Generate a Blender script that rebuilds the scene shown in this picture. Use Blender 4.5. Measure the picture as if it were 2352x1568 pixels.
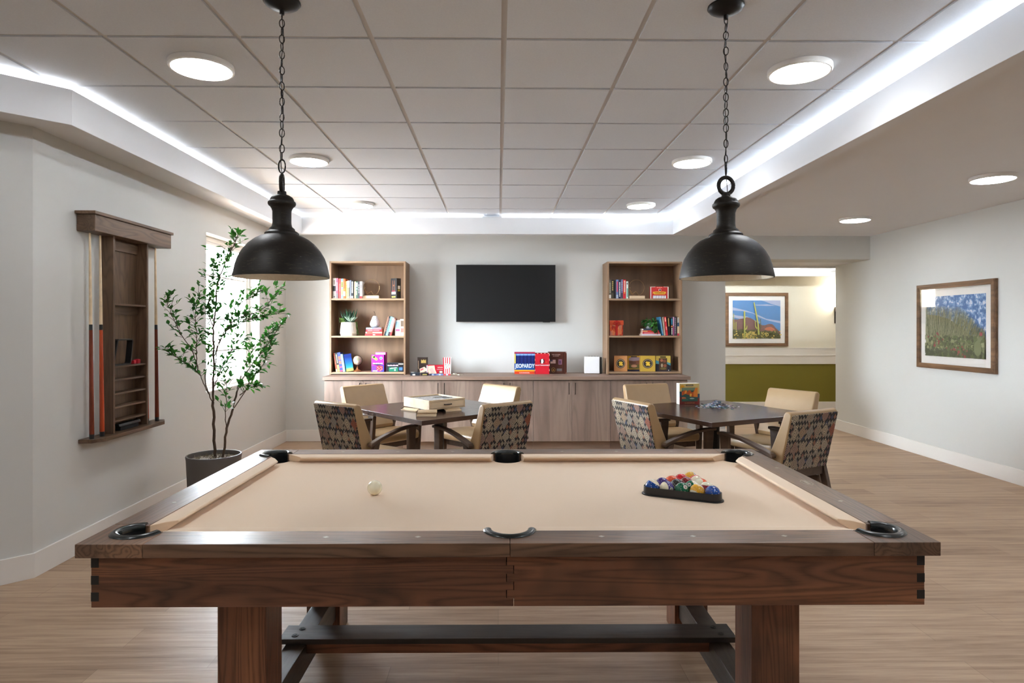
import bpy, bmesh, math, random
from mathutils import Vector, Matrix

for _o in list(bpy.data.objects):
    bpy.data.objects.remove(_o)
SC = bpy.context.scene
COL = SC.collection
PI = math.pi

# ------------------------------------------------------------------ camera, world, exposure
SUN_IN = 37.0          # brightness of the overcast daylight outside the windows
LAMP = 17.0           # ceiling disc lights
COVE = 6.5           # LED strips in the ceiling cove
cam = bpy.data.cameras.new('camera')
cam.sensor_width = 36.0
cam.lens = 1471.0 / 2352.0 * 36.0
cam.shift_x = 8.0 / 2352.0
cam.shift_y = -35.0 / 2352.0
cam.clip_start = 0.05
cam_o = bpy.data.objects.new('camera', cam)
COL.objects.link(cam_o)
cam_o.location = (0, 0, 1.43)
cam_o.rotation_euler = (PI / 2, 0, -0.016)
SC.camera = cam_o

W = bpy.data.worlds.new('daylight')
SC.world = W
W.use_nodes = True
_bg = W.node_tree.nodes['Background']
_bg.inputs[0].default_value = (0.84, 0.92, 1.0, 1)
_bg.inputs[1].default_value = SUN_IN
_wt = W.node_tree
_wc = _wt.nodes.new('ShaderNodeTexCoord')
_wsp = _wt.nodes.new('ShaderNodeSeparateXYZ')
_wr = _wt.nodes.new('ShaderNodeValToRGB')
_wr.color_ramp.elements[0].position = 0.46          # ground below the horizon is much darker than the sky
_wr.color_ramp.elements[0].color = (0.20, 0.21, 0.22, 1)
_wr.color_ramp.elements[1].position = 0.5
_wr.color_ramp.elements[1].color = (0.82, 0.91, 1.0, 1)
_wm = _wt.nodes.new('ShaderNodeMath')
_wm.operation = 'MULTIPLY_ADD'
_wm.inputs[1].default_value = 0.5
_wm.inputs[2].default_value = 0.5
_wt.links.new(_wc.outputs['Generated'], _wsp.inputs[0])
_wt.links.new(_wsp.outputs[2], _wm.inputs[0])
_wt.links.new(_wm.outputs[0], _wr.inputs[0])
_wt.links.new(_wr.outputs[0], _bg.inputs[0])

SC.view_settings.view_transform = 'Standard'
SC.view_settings.look = 'None'
SC.view_settings.gamma = 1.0
SC.view_settings.use_curve_mapping = False
SC.view_settings.exposure = 1.42
SC.cycles.max_bounces = 10
SC.cycles.diffuse_bounces = 6
SC.cycles.glossy_bounces = 4
SC.cycles.transparent_max_bounces = 12
SC.cycles.sample_clamp_indirect = 6.0
SC.cycles.use_denoising = True
SC.cycles.caustics_reflective = False
SC.cycles.caustics_refractive = False


# ------------------------------------------------------------------ mesh builder
class MB:
    def __init__(self):
        self.bm = bmesh.new()

    def face(self, pts, mi=0):
        vs = [self.bm.verts.new(p) for p in pts]
        f = self.bm.faces.new(vs)
        f.material_index = mi
        return f

    def box(self, x0, x1, y0, y1, z0, z1, mi=0, M=None):
        P = [(x0, y0, z0), (x1, y0, z0), (x1, y1, z0), (x0, y1, z0), (x0, y0, z1), (x1, y0, z1), (x1, y1, z1), (x0, y1, z1)]
        if M is not None:
            P = [M @ Vector(p) for p in P]
        v = [self.bm.verts.new(p) for p in P]
        for q in ((0, 3, 2, 1), (4, 5, 6, 7), (0, 1, 5, 4), (1, 2, 6, 5), (2, 3, 7, 6), (3, 0, 4, 7)):
            f = self.bm.faces.new([v[i] for i in q])
            f.material_index = mi
        return self

    def prism(self, poly, a0, a1, axis='z', mi=0, M=None):
        def mk(p, a):
            q = {'z': (p[0], p[1], a), 'x': (a, p[0], p[1]), 'y': (p[0], a, p[1])}[axis]
            return M @ Vector(q) if M is not None else q
        lo = [self.bm.verts.new(mk(p, a0)) for p in poly]
        hi = [self.bm.verts.new(mk(p, a1)) for p in poly]
        n = len(poly)
        fs = [self.bm.faces.new(lo[::-1]), self.bm.faces.new(hi)]
        for i in range(n):
            j = (i + 1) % n
            fs.append(self.bm.faces.new((lo[i], lo[j], hi[j], hi[i])))
        for f in fs:
            f.material_index = mi
        return self

    def rings(self, rings, close=False, cap=True, mi=0):
        R = [[self.bm.verts.new(p) for p in r] for r in rings]
        n = len(R[0])
        m = len(R)
        for i in range(m if close else m - 1):
            A, B = R[i], R[(i + 1) % m]
            for j in range(n):
                k = (j + 1) % n
                f = self.bm.faces.new((A[j], A[k], B[k], B[j]))
                f.material_index = mi
        if cap and not close:
            self.bm.faces.new(R[0][::-1]).material_index = mi
            self.bm.faces.new(R[-1]).material_index = mi
        return self

    def lathe(self, prof, c=(0, 0, 0), n=32, mi=0, cap=True, M=None):
        rr = []
        for r, z in prof:
            ring = []
            for i in range(n):
                a = 2 * PI * i / n
                p = Vector((c[0] + max(r, 1e-5) * math.cos(a), c[1] + max(r, 1e-5) * math.sin(a), c[2] + z))
                ring.append(M @ p if M is not None else p)
            rr.append(ring)
        return self.rings(rr, cap=cap, mi=mi)

    def tube(self, pts, rad, n=8, mi=0, close=False, squash=None):
        pts = [Vector(p) for p in pts]
        if not hasattr(rad, '__len__'):
            rad = [rad] * len(pts)
        rr = []
        up = Vector((0.13, 0.21, 1)).normalized()
        m = len(pts)
        for i, p in enumerate(pts):
            if close:
                d = (pts[(i + 1) % m] - pts[i - 1]).normalized()
            else:
                d = (pts[min(i + 1, m - 1)] - pts[max(i - 1, 0)]).normalized()
            a = d.cross(up)
            if a.length < 1e-3:
                a = d.cross(Vector((1, 0, 0)))
            a.normalize()
            b = a.cross(d).normalized()
            rr.append([p + rad[i] * (math.cos(2 * PI * k / n) * a + math.sin(2 * PI * k / n) * b) for k in range(n)])
        return self.rings(rr, close=close, mi=mi)

    def arc(self, c, R, a0, a1, sec, n=24, mi=0):
        rr = []
        for i in range(n + 1):
            a = a0 + (a1 - a0) * i / n
            rr.append([(c[0] + (R + dr) * math.cos(a), c[1] + (R + dr) * math.sin(a), c[2] + dz) for dr, dz in sec])
        return self.rings(rr, mi=mi)

    def sphere(self, c, r, n=24, mi=0, sz=1.0):
        m = n // 2
        return self.lathe([(r * math.sin(PI * i / m), -sz * r * math.cos(PI * i / m)) for i in range(m + 1)], c, n, mi)

    def done(self):
        bmesh.ops.recalc_face_normals(self.bm, faces=self.bm.faces)
        me = bpy.data.meshes.new('m')
        self.bm.to_mesh(me)
        self.bm.free()
        return me


def setp(o, label=None, cat=None, group=None, kind=None):
    if label:
        o['label'] = label
    if cat:
        o['category'] = cat
    if group:
        o['group'] = group
    if kind:
        o['kind'] = kind
    return o


def part(name, mb, mats, parent=None, bevel=0, smooth=False, seg=2, label=None):
    me = mb.done() if isinstance(mb, MB) else mb
    me.name = name
    if not isinstance(mats, (list, tuple)):
        mats = [mats]
    for m in mats:
        me.materials.append(m)
    if smooth:
        me.polygons.foreach_set('use_smooth', [True] * len(me.polygons))
        try:
            me.set_sharp_from_angle(angle=math.radians(38))
        except Exception:
            pass
    o = bpy.data.objects.new(name, me)
    COL.objects.link(o)
    if parent:
        o.parent = parent
    if bevel:
        b = o.modifiers.new('bevel', 'BEVEL')
        b.width = bevel
        b.segments = seg
        b.limit_method = 'ANGLE'
        b.angle_limit = math.radians(40)
        b.harden_normals = False
    if label:
        o['label'] = label
    return o


def thing(name, label, cat, loc=(0, 0, 0), rz=0, group=None):
    o = bpy.data.objects.new(name, None)
    COL.objects.link(o)
    o.location = loc
    o.rotation_euler = (0, 0, rz)
    o.empty_display_size = 0.1
    return setp(o, label, cat, group)


def struct(name, mb, mats, parent=None, **k):
    o = part(name, mb, mats, parent, **k)
    if not parent:
        o['kind'] = 'structure'
    return o


def copy_tree(o, parent=None):
    c = o.copy()
    COL.objects.link(c)
    c.parent = parent
    for ch in list(o.children):
        copy_tree(ch, c)
    return c


def lettering(body, h, mat, parent, M, w=None, name='lettering', bold=0.0, ext=0.0004):
    """flat raised letters; local plane XY, M places them"""
    cu = bpy.data.curves.new('t', 'FONT')
    cu.body = body
    cu.size = 1.0
    cu.align_x = 'CENTER'
    cu.align_y = 'CENTER'
    cu.extrude = 0.01
    cu.offset = bold
    cu.resolution_u = 3
    cu.space_line = 0.8
    t = bpy.data.objects.new('t', cu)
    COL.objects.link(t)
    dg = bpy.context.evaluated_depsgraph_get()
    dg.update()
    me = bpy.data.meshes.new_from_object(t.evaluated_get(dg))
    bpy.data.objects.remove(t)
    bpy.data.curves.remove(cu)
    xs = [v.co.x for v in me.vertices]
    ys = [v.co.y for v in me.vertices]
    if not xs:
        return None
    cx, cy = (min(xs) + max(xs)) / 2, (min(ys) + max(ys)) / 2
    s = h / (max(ys) - min(ys))
    sx = s if w is None else w / (max(xs) - min(xs))
    for v in me.vertices:
        v.co = M @ Vector(((v.co.x - cx) * sx, (v.co.y - cy) * s, v.co.z * ext / 0.01))
    me.materials.clear()
    return part(name, me, mat, parent)


def front(x, y, z):           # a plane facing -Y whose text origin is x,y,z
    return Matrix.Translation((x, y, z)) @ Matrix.Rotation(PI / 2, 4, 'X')


# ------------------------------------------------------------------ materials
def lin(r, g, b):
    def f(c):
        c /= 255.0
        return c / 12.92 if c <= 0.04045 else ((c + 0.055) / 1.055) ** 2.4
    return (f(r), f(g), f(b), 1)


class NT:
    def __init__(self, name):
        self.m = bpy.data.materials.new(name)
        self.m.use_nodes = True
        self.t = self.m.node_tree
        self.b = self.t.nodes['Principled BSDF']

    def n(self, typ, **kw):
        nd = self.t.nodes.new(typ)
        for k, v in kw.items():
            setattr(nd, k, v)
        return nd

    def lk(self, a, b):
        self.t.links.new(a, b)

    def val(self, sock, v):
        if isinstance(v, (int, float)):
            sock.default_value = v
        elif isinstance(v, tuple):
            sock.default_value = v
        else:
            self.lk(v, sock)

    def ma(self, op, a, b=0.0, c=None):
        nd = self.n('ShaderNodeMath', operation=op)
        self.val(nd.inputs[0], a)
        self.val(nd.inputs[1], b)
        if c is not None:
            self.val(nd.inputs[2], c)
        return nd.outputs[0]

    def co(self, kind='Object', scale=(1, 1, 1), rot=(0, 0, 0), loc=(0, 0, 0)):
        tc = self.n('ShaderNodeTexCoord')
        mp = self.n('ShaderNodeMapping')
        mp.inputs['Scale'].default_value = scale
        mp.inputs['Rotation'].default_value = rot
        mp.inputs['Location'].default_value = loc
        self.lk(tc.outputs[kind], mp.inputs['Vector'])
        return mp.outputs[0]

    def noise(self, vec, scale=1.0, detail=3, rough=0.55, dist=0.0):
        nd = self.n('ShaderNodeTexNoise')
        self.lk(vec, nd.inputs['Vector'])
        nd.inputs['Scale'].default_value = scale
        nd.inputs['Detail'].default_value = detail
        nd.inputs['Roughness'].default_value = rough
        nd.inputs['Distortion'].default_value = dist
        return nd.outputs[0]

    def ramp(self, fac, stops):
        nd = self.n('ShaderNodeValToRGB')
        self.val(nd.inputs[0], fac)
        e = nd.color_ramp.elements
        while len(e) > 1:
            e.remove(e[-1])
        e[0].position, e[0].color = stops[0]
        for p, c in stops[1:]:
            x = e.new(p)
            x.color = c
        return nd.outputs[0]

    def mix(self, fac, a, b, mode='MIX'):
        nd = self.n('ShaderNodeMix', data_type='RGBA', blend_type=mode)
        self.val(nd.inputs[0], fac)
        self.val(nd.inputs[6], a)
        self.val(nd.inputs[7], b)
        return nd.outputs[2]

    def bump(self, h, strength=0.2, dist=0.002):
        nd = self.n('ShaderNodeBump')
        nd.inputs['Strength'].default_value = strength
        nd.inputs['Distance'].default_value = dist
        self.lk(h, nd.inputs['Height'])
        self.lk(nd.outputs[0], self.b.inputs['Normal'])

    def set(self, **kw):
        for k, v in kw.items():
            self.val(self.b.inputs[k.replace('_', ' ')], v)
        return self


def plain(name, c, rough=0.5, metal=0.0, spec=0.5, coat=0.0, grain=0.0):
    m = NT(name)
    if grain:
        nz = m.noise(m.co(), 60, 3)
        c2 = tuple(min(1, x * (1 + grain)) for x in c[:3]) + (1,)
        c1 = tuple(x * (1 - grain) for x in c[:3]) + (1,)
        m.set(Base_Color=m.mix(nz, c1, c2))
    else:
        nz = m.noise(m.co(), 45, 2)
        m.set(Base_Color=m.mix(nz, tuple(x * 0.97 for x in c[:3]) + (1,), tuple(min(1, x * 1.03) for x in c[:3]) + (1,)))
    m.set(Roughness=rough, Metallic=metal)
    m.b.inputs['Specular IOR Level'].default_value = spec
    if coat:
        m.b.inputs['Coat Weight'].default_value = coat
        m.b.inputs['Coat Roughness'].default_value = 0.05
    return m.m


_pc = {}


def col(r, g, b, rough=0.5, **k):
    key = (r, g, b, rough, tuple(sorted(k.items())))
    if key not in _pc:
        _pc[key] = plain('paint_%d_%d_%d' % (r, g, b), lin(r, g, b), rough, **k)
    return _pc[key]


def wood(name, c_lo, c_mid, c_hi, axis='x', stretch=14.0, scale=5.0, lines=9.0, rough=0.45, bump=0.15, linec=0.55, stain=None):
    m = NT(name)
    s = {'x': (1 / stretch, 1, 1), 'y': (1, 1 / stretch, 1), 'z': (1, 1, 1 / stretch)}[axis]
    tc = m.n('ShaderNodeTexCoord')
    oi = m.n('ShaderNodeObjectInfo')
    off = m.n('ShaderNodeVectorMath', operation='SCALE')
    off.inputs[0].default_value = (3.1, 5.7, 2.3)
    m.lk(oi.outputs['Random'], off.inputs['Scale'])
    add = m.n('ShaderNodeVectorMath', operation='ADD')
    m.lk(tc.outputs['Object'], add.inputs[0])
    m.lk(off.outputs[0], add.inputs[1])
    mp = m.n('ShaderNodeMapping')
    mp.inputs['Scale'].default_value = s
    m.lk(add.outputs[0], mp.inputs['Vector'])
    v = mp.outputs[0]
    big = m.noise(v, scale, 2, 0.5, 0.3)
    ring = m.ma('FRACT', m.ma('MULTIPLY', big, lines))
    tri = m.ma('ABSOLUTE', m.ma('SUBTRACT', m.ma('MULTIPLY', ring, 2.0), 1.0))
    fine = m.noise(v, scale * 22, 4, 0.65)
    tone = m.noise(v, scale * 0.8, 2, 0.5)
    base = m.ramp(tone, [(0.25, c_lo), (0.5, c_mid), (0.75, c_hi)])
    dark = m.ramp(m.ma('ADD', m.ma('MULTIPLY', tri, 0.55), m.ma('MULTIPLY', fine, 0.6)), [(0.2, (linec, linec, linec, 1)), (0.62, (1, 1, 1, 1)), (1.0, (1.12, 1.12, 1.12, 1))])
    cc = m.mix(1.0, base, dark, 'MULTIPLY')
    if stain:
        st = m.noise(m.co(), 3.2, 3, 0.6)
        cc = m.mix(m.ramp(st, [(0.5, (0, 0, 0, 1)), (0.8, (1, 1, 1, 1))]), cc, stain)
    m.set(Base_Color=cc, Roughness=m.ma('ADD', m.ma('MULTIPLY', fine, 0.18), rough - 0.09))
    m.bump(m.ma('ADD', fine, m.ma('MULTIPLY', tri, 0.4)), bump, 0.0015)
    return m.m


def emit(name, c, s):
    m = NT(name)
    m.set(Base_Color=(0.9, 0.9, 0.9, 1), Emission_Color=c, Emission_Strength=s)
    return m.m


M = {}


def _paint(name, c, rough=0.75, tex=220.0, st=0.06):
    m = NT(name)
    v = m.co()
    nz = m.noise(v, 3.0, 2)
    m.set(Base_Color=m.mix(nz, tuple(x * 0.985 for x in c[:3]) + (1,), tuple(min(1, x * 1.015) for x in c[:3]) + (1,)), Roughness=rough)
    m.b.inputs['Specular IOR Level'].default_value = 0.3
    m.bump(m.noise(v, tex, 2), st, 0.0008)
    return m.m


M['wall'] = _paint('wall_paint', lin(210, 210, 206))
M['soffit'] = _paint('soffit_paint', lin(231, 232, 234))
M['white'] = _paint('white_trim', lin(232, 229, 224), 0.45, 80, 0.02)
M['green'] = _paint('olive_paint', lin(120, 112, 42))
M['cream'] = _paint('cream_paint', lin(214, 207, 188))
_t = NT('ceiling_tile')
_v = _t.co()
_n = _t.noise(_v, 130, 4, 0.7)
_t.set(Base_Color=_t.mix(_n, lin(214, 220, 228), lin(230, 236, 244)), Roughness=0.9)
_t.b.inputs['Specular IOR Level'].default_value = 0.1
_t.bump(_t.noise(_v, 260, 4, 0.75), 0.35, 0.002)
M['tile'] = _t.m
M['grid'] = plain('ceiling_grid', lin(206, 204, 203), 0.5)

# floor: vinyl planks running left-right
_f = NT('plank_floor')
_br = _f.n('ShaderNodeTexBrick')
_br.offset = 0.37
_br.offset_frequency = 2
_br.inputs['Scale'].default_value = 1.0
_br.inputs['Brick Width'].default_value = 1.22
_br.inputs['Row Height'].default_value = 0.18
_br.inputs['Mortar Size'].default_value = 0.0012
_br.inputs['Mortar Smooth'].default_value = 0.3
_br.inputs['Bias'].default_value = 0.0
_br.inputs['Color1'].default_value = (0, 0, 0, 1)
_br.inputs['Color2'].default_value = (1, 1, 1, 1)
_br.inputs['Mortar'].default_value = (0.3, 0.3, 0.3, 1)
_f.lk(_f.co(), _br.inputs['Vector'])
_st = _f.noise(_f.co(scale=(0.8, 15, 1)), 2.0, 5, 0.66, 0.4)
_sf = _f.noise(_f.co(scale=(2.0, 60, 1)), 2.0, 4, 0.7)
_fa = _f.ma('ADD', _f.ma('MULTIPLY', _st, 0.62), _f.ma('ADD', _f.ma('MULTIPLY', _sf, 0.3), _f.ma('MULTIPLY', _br.outputs[0], 0.12)))
_fc = _f.ramp(_fa, [(0.30, lin(124, 99, 80)), (0.43, lin(156, 129, 105)), (0.56, lin(179, 152, 126)), (0.74, lin(204, 178, 151))])
_fc = _f.mix(_f.ma('MULTIPLY', _br.outputs[1], 0.45), _fc, lin(92, 74, 60))
_f.set(Base_Color=_fc, Roughness=_f.ma('ADD', _f.ma('MULTIPLY', _sf, 0.25), 0.33))
_f.b.inputs['Specular IOR Level'].default_value = 0.4
_f.bump(_f.ma('ADD', _sf, _f.ma('MULTIPLY', _br.outputs[1], -1.2)), 0.12, 0.001)
M['floor'] = _f.m

DK = (lin(92, 60, 44), lin(126, 82, 59), lin(162, 106, 72))
for ax in 'xyz':
    M['pool_' + ax] = wood('pool_table_wood_' + ax, *DK, axis=ax, stretch=15, scale=9, lines=20, rough=0.42, bump=0.4, linec=0.45, stain=lin(52, 44, 36))
    M['top_' + ax] = wood('rail_wood_' + ax, lin(84, 62, 48), lin(112, 84, 65), lin(144, 108, 81), axis=ax, stretch=15, scale=9, lines=20, rough=0.37, bump=0.4, linec=0.42)
    M['top_' + ax].node_tree.nodes['Principled BSDF'].inputs['Coat Weight'].default_value = 0.2
    M['top_' + ax].node_tree.nodes['Principled BSDF'].inputs['Coat Roughness'].default_value = 0.28
    M['rack_' + ax] = wood('rack_wood_' + ax, lin(78, 57, 41), lin(100, 76, 56), lin(122, 97, 75), axis=ax, stretch=9, scale=9, lines=11, rough=0.42, bump=0.3, linec=0.6)
M['beam_x'] = wood('stretcher_wood', lin(42, 37, 34), lin(58, 51, 46), lin(80, 71, 64), axis='x', stretch=10, scale=7, lines=10, rough=0.42, bump=0.3, linec=0.5)  # cap wood: the grey sheen of its top is put into the colour
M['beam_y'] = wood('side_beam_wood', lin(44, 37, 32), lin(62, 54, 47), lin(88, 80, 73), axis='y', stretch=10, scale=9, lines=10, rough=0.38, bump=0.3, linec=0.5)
M['cab_x'] = wood('counter_laminate', lin(126, 103, 90), lin(142, 119, 104), lin(156, 133, 117), axis='x', stretch=10, scale=5, lines=7, rough=0.5, bump=0.08, linec=0.82)
M['cab_z'] = wood('door_laminate', lin(118, 99, 88), lin(138, 118, 106), lin(156, 137, 123), axis='z', stretch=9, scale=5, lines=8, rough=0.5, bump=0.08, linec=0.78)
M['case_z'] = wood('bookcase_laminate', lin(118, 91, 67), lin(134, 105, 79), lin(148, 119, 92), axis='z', stretch=9, scale=5, lines=6, rough=0.5, bump=0.06, linec=0.85)
M['case_x'] = wood('shelf_laminate', lin(140, 113, 87), lin(156, 129, 101), lin(168, 141, 113), axis='x', stretch=9, scale=5, lines=6, rough=0.5, bump=0.06, linec=0.85)
M['tabletop'] = wood('table_laminate', lin(58, 41, 36), lin(68, 49, 42), lin(78, 57, 49), axis='x', stretch=12, scale=6, lines=6, rough=0.2, bump=0.02, linec=0.85)
M['chairwood'] = wood('chair_wood', lin(66, 50, 40), lin(84, 65, 52), lin(100, 79, 64), axis='y', stretch=10, scale=10, lines=5, rough=0.35, bump=0.05, linec=0.8)
M['frame'] = wood('picture_frame_wood', lin(92, 66, 44), lin(116, 85, 58), lin(136, 102, 72), axis='x', stretch=10, scale=12, lines=5, rough=0.4, bump=0.1, linec=0.7)
M['lightwood'] = wood('maple_wood', lin(214, 188, 150), lin(226, 202, 166), lin(236, 214, 182), axis='x', stretch=8, scale=9, lines=4, rough=0.45, bump=0.05, linec=0.9)

_c = NT('billiard_cloth')
_cv = _c.co()
_cn = _c.noise(_cv, 900, 2, 0.7)
_cl = _c.noise(_cv, 2.5, 2)
_c.set(Base_Color=_c.mix(_cl, _c.mix(_cn, lin(224, 200, 172), lin(238, 214, 186)), lin(232, 206, 178)), Roughness=0.95)
_c.b.inputs['Specular IOR Level'].default_value = 0.12
_c.b.inputs['Sheen Weight'].default_value = 0.25
_c.bump(_cn, 0.1, 0.0005)
M['cloth'] = _c.m


def vinyl():
    m = NT('tan_vinyl')
    v = m.co()
    cr = m.n('ShaderNodeTexVoronoi')
    cr.inputs['Scale'].default_value = 420
    m.lk(v, cr.inputs['Vector'])
    m.set(Base_Color=m.mix(m.noise(v, 8, 2), lin(160, 130, 90), lin(174, 145, 105)), Roughness=0.40)
    m.b.inputs['Specular IOR Level'].default_value = 0.7
    m.bump(cr.outputs[0], 0.08, 0.0006)
    return m.m


M['vinyl'] = vinyl()


def woven():
    """geometric woven fabric: rows of nested diamonds, crosses and chevrons on black"""
    m = NT('woven_fabric')
    tc = m.n('ShaderNodeTexCoord')
    sp = m.n('ShaderNodeSeparateXYZ')
    m.lk(tc.outputs['Object'], sp.inputs[0])
    wob = m.noise(tc.outputs['Object'], 14, 2)
    X = m.ma('ADD', sp.outputs[0], m.ma('MULTIPLY', wob, 0.012))
    Z = m.ma('ADD', sp.outputs[2], m.ma('MULTIPLY', wob, 0.014))

    def lattice(sx, sz, ox, seed, nmin, nmax, fill):
        rowf = m.ma('FLOOR', m.ma('MULTIPLY', Z, sz))
        stag = m.ma('MULTIPLY', rowf, 0.37)
        px = m.ma('ADD', m.ma('MULTIPLY', X, sx), m.ma('ADD', stag, ox))
        pz = m.ma('MULTIPLY', Z, sz)
        u = m.ma('ABSOLUTE', m.ma('SUBTRACT', m.ma('FRACT', px), 0.5))
        w = m.ma('ABSOLUTE', m.ma('SUBTRACT', m.ma('FRACT', pz), 0.5))
        d = m.ma('ADD', u, w)
        cv = m.n('ShaderNodeCombineXYZ')
        m.lk(m.ma('FLOOR', px), cv.inputs[0])
        m.lk(rowf, cv.inputs[1])
        cv.inputs[2].default_value = seed
        wn = m.n('ShaderNodeTexWhiteNoise')
        wn.noise_dimensions = '3D'
        m.lk(cv.outputs[0], wn.inputs['Vector'])
        r = wn.outputs['Value']
        N = m.ma('ADD', m.ma('MULTIPLY', r, nmax - nmin), nmin)
        band = m.ma('GREATER_THAN', m.ma('FRACT', m.ma('MULTIPLY', d, N)), 0.40)
        ins = m.ma('LESS_THAN', d, fill)
        return m.ma('MULTIPLY', band, ins), r, d
    b1, r1, d1 = lattice(13.0, 9.0, 0.0, 1.7, 4.4, 9.0, 0.5)
    b2, r2, d2 = lattice(34, 23, 0.3, 4.2, 3.0, 5.0, 0.5)
    ck = m.ma('GREATER_THAN', r1, 0.24)
    big = m.ma('MULTIPLY', b1, ck)
    out = m.ma('GREATER_THAN', d1, m.ma('ADD', 0.46, m.ma('MULTIPLY', ck, 0.0)))
    use2 = m.ma('MAXIMUM', out, m.ma('SUBTRACT', 1.0, ck))
    fac = m.ma('MAXIMUM', big, m.ma('MULTIPLY', b2, use2))
    c1 = m.ramp(r1, [(0.0, lin(206, 186, 150)), (0.5, lin(190, 178, 156)), (0.68, lin(182, 152, 118)), (0.85, lin(164, 158, 146)), (0.96, lin(170, 96, 66))])
    c2 = m.ramp(r2, [(0.0, lin(184, 166, 136)), (0.6, lin(164, 154, 138)), (0.82, lin(166, 108, 76)), (0.95, lin(70, 80, 110))])
    cc = m.mix(use2, c1, c2)
    thr = m.noise(tc.outputs['Object'], 700, 2)
    m.set(Base_Color=m.mix(fac, lin(24, 22, 24), cc), Roughness=0.85)
    m.b.inputs['Sheen Weight'].default_value = 0.15
    m.bump(m.ma('ADD', m.ma('MULTIPLY', fac, 0.5), thr), 0.15, 0.001)
    return m.m


M['woven'] = woven()

_i = NT('aged_iron')
_iv = _i.co()
_in = _i.noise(_iv, 9, 5, 0.65)
_is = _i.noise(_i.co(scale=(1, 1, 6)), 30, 4, 0.7)
_i.set(Base_Color=_i.mix(_i.ramp(_is, [(0.57, (0, 0, 0, 1)), (0.80, (1, 1, 1, 1))]), _i.mix(_in, lin(24, 22, 20), lin(44, 39, 33)), lin(88, 79, 64)), Roughness=_i.ma('ADD', _i.ma('MULTIPLY', _in, 0.3), 0.33), Metallic=0.35)
_i.bump(_i.noise(_iv, 60, 4, 0.7), 0.15, 0.002)
M['iron'] = _i.m
_s = NT('silver_leaf')
_sn = _s.noise(_s.co(), 35, 4, 0.7, 1.0)
_s.set(Base_Color=_s.mix(_sn, lin(206, 196, 176), lin(244, 238, 224)), Roughness=_s.ma('ADD', _s.ma('MULTIPLY', _sn, 0.3), 0.3), Metallic=0.9)
_s.bump(_sn, 0.5, 0.004)
M['silver'] = _s.m
M['black'] = plain('black_plastic', lin(28, 28, 29), 0.32)
M['blackmetal'] = plain('black_metal', lin(22, 21, 21), 0.38, 0.4)
M['bronze'] = plain('dark_bronze', lin(48, 38, 32), 0.35, 0.7)
M['pocket'] = plain('pocket_iron', lin(34, 38, 38), 0.26, 0.2, 0.5, coat=0.25)
M['liner'] = plain('pocket_liner', lin(14, 14, 15), 0.5)
M['pearl'] = plain('pearl_inlay', lin(214, 210, 200), 0.25)
M['lamp'] = emit('lamp_diffuser', (0.93, 0.96, 1.0, 1), LAMP)
M['led'] = emit('led_strip', (1.0, 0.97, 0.93, 1), COVE)
M['led2'] = emit('corridor_led', (1.0, 0.92, 0.78, 1), 6.0)
M['sconce'] = emit('sconce_glass', (1.0, 0.92, 0.80, 1), 6.0)
M['bulb'] = plain('bulb_glass', lin(225, 220, 210), 0.2)

_g = NT('window_glass')
_tr = _g.n('ShaderNodeBsdfTransparent')
_gl = _g.n('ShaderNodeBsdfGlossy')
_gl.inputs['Roughness'].default_value = 0.02
_lw = _g.n('ShaderNodeLayerWeight')
_lw.inputs['Blend'].default_value = 0.5
_fac = _g.ma('ADD', _g.ma('MULTIPLY', _g.ma('POWER', _lw.outputs['Facing'], 5.0), 0.9), 0.05)
_mx = _g.n('ShaderNodeMixShader')
_g.lk(_fac, _mx.inputs[0])
_g.lk(_tr.outputs[0], _mx.inputs[1])
_g.lk(_gl.outputs[0], _mx.inputs[2])
_g.lk(_mx.outputs[0], _g.t.nodes['Material Output'].inputs['Surface'])
M['glass'] = _g.m

_l = NT('leaf_green')
_ln = _l.noise(_l.co(), 9, 2)
_lc = _l.ramp(_ln, [(0.3, lin(34, 84, 38)), (0.55, lin(56, 116, 48)), (0.75, lin(86, 146, 56))])
_l.set(Base_Color=_lc, Roughness=0.4)
_l.b.inputs['Specular IOR Level'].default_value = 0.4
_tl = _l.n('ShaderNodeBsdfTranslucent')
_l.lk(_l.mix(1.0, _lc, (1.3, 1.6, 0.9, 1), 'MULTIPLY'), _tl.inputs['Color'])
_lm = _l.n('ShaderNodeMixShader')
_lm.inputs[0].default_value = 0.35
_l.lk(_l.b.outputs[0], _lm.inputs[1])
_l.lk(_tl.outputs[0], _lm.inputs[2])
_l.lk(_lm.outputs[0], _l.t.nodes['Material Output'].inputs['Surface'])
M['leaf'] = _l.m
M['bark'] = plain('bark', lin(84, 67, 52), 0.8, grain=0.35)
M['soil'] = plain('moss', lin(120, 108, 90), 0.95, grain=0.5)
M['planter'] = plain('grey_planter', lin(92, 86, 82), 0.6, grain=0.05)

# ------------------------------------------------------------------ the room
XL, XR, YB, YF = -2.65, 4.70, 8.02, -3.0
ZC, ZS = 2.755, 2.568          # tile ceiling, lower drywall ceiling
XE = -4.40                      # widened left side behind the corner
YC = 3.69                       # corner where the left wall turns 45 degrees
YT = YC - (XL - XE)             # end of the angled wall
YW = 10.88                      # corridor far wall

struct('floor', MB().box(-4.6, 9.0, -3.2, 11.0, -0.1, 0.0), M['floor'])

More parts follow.
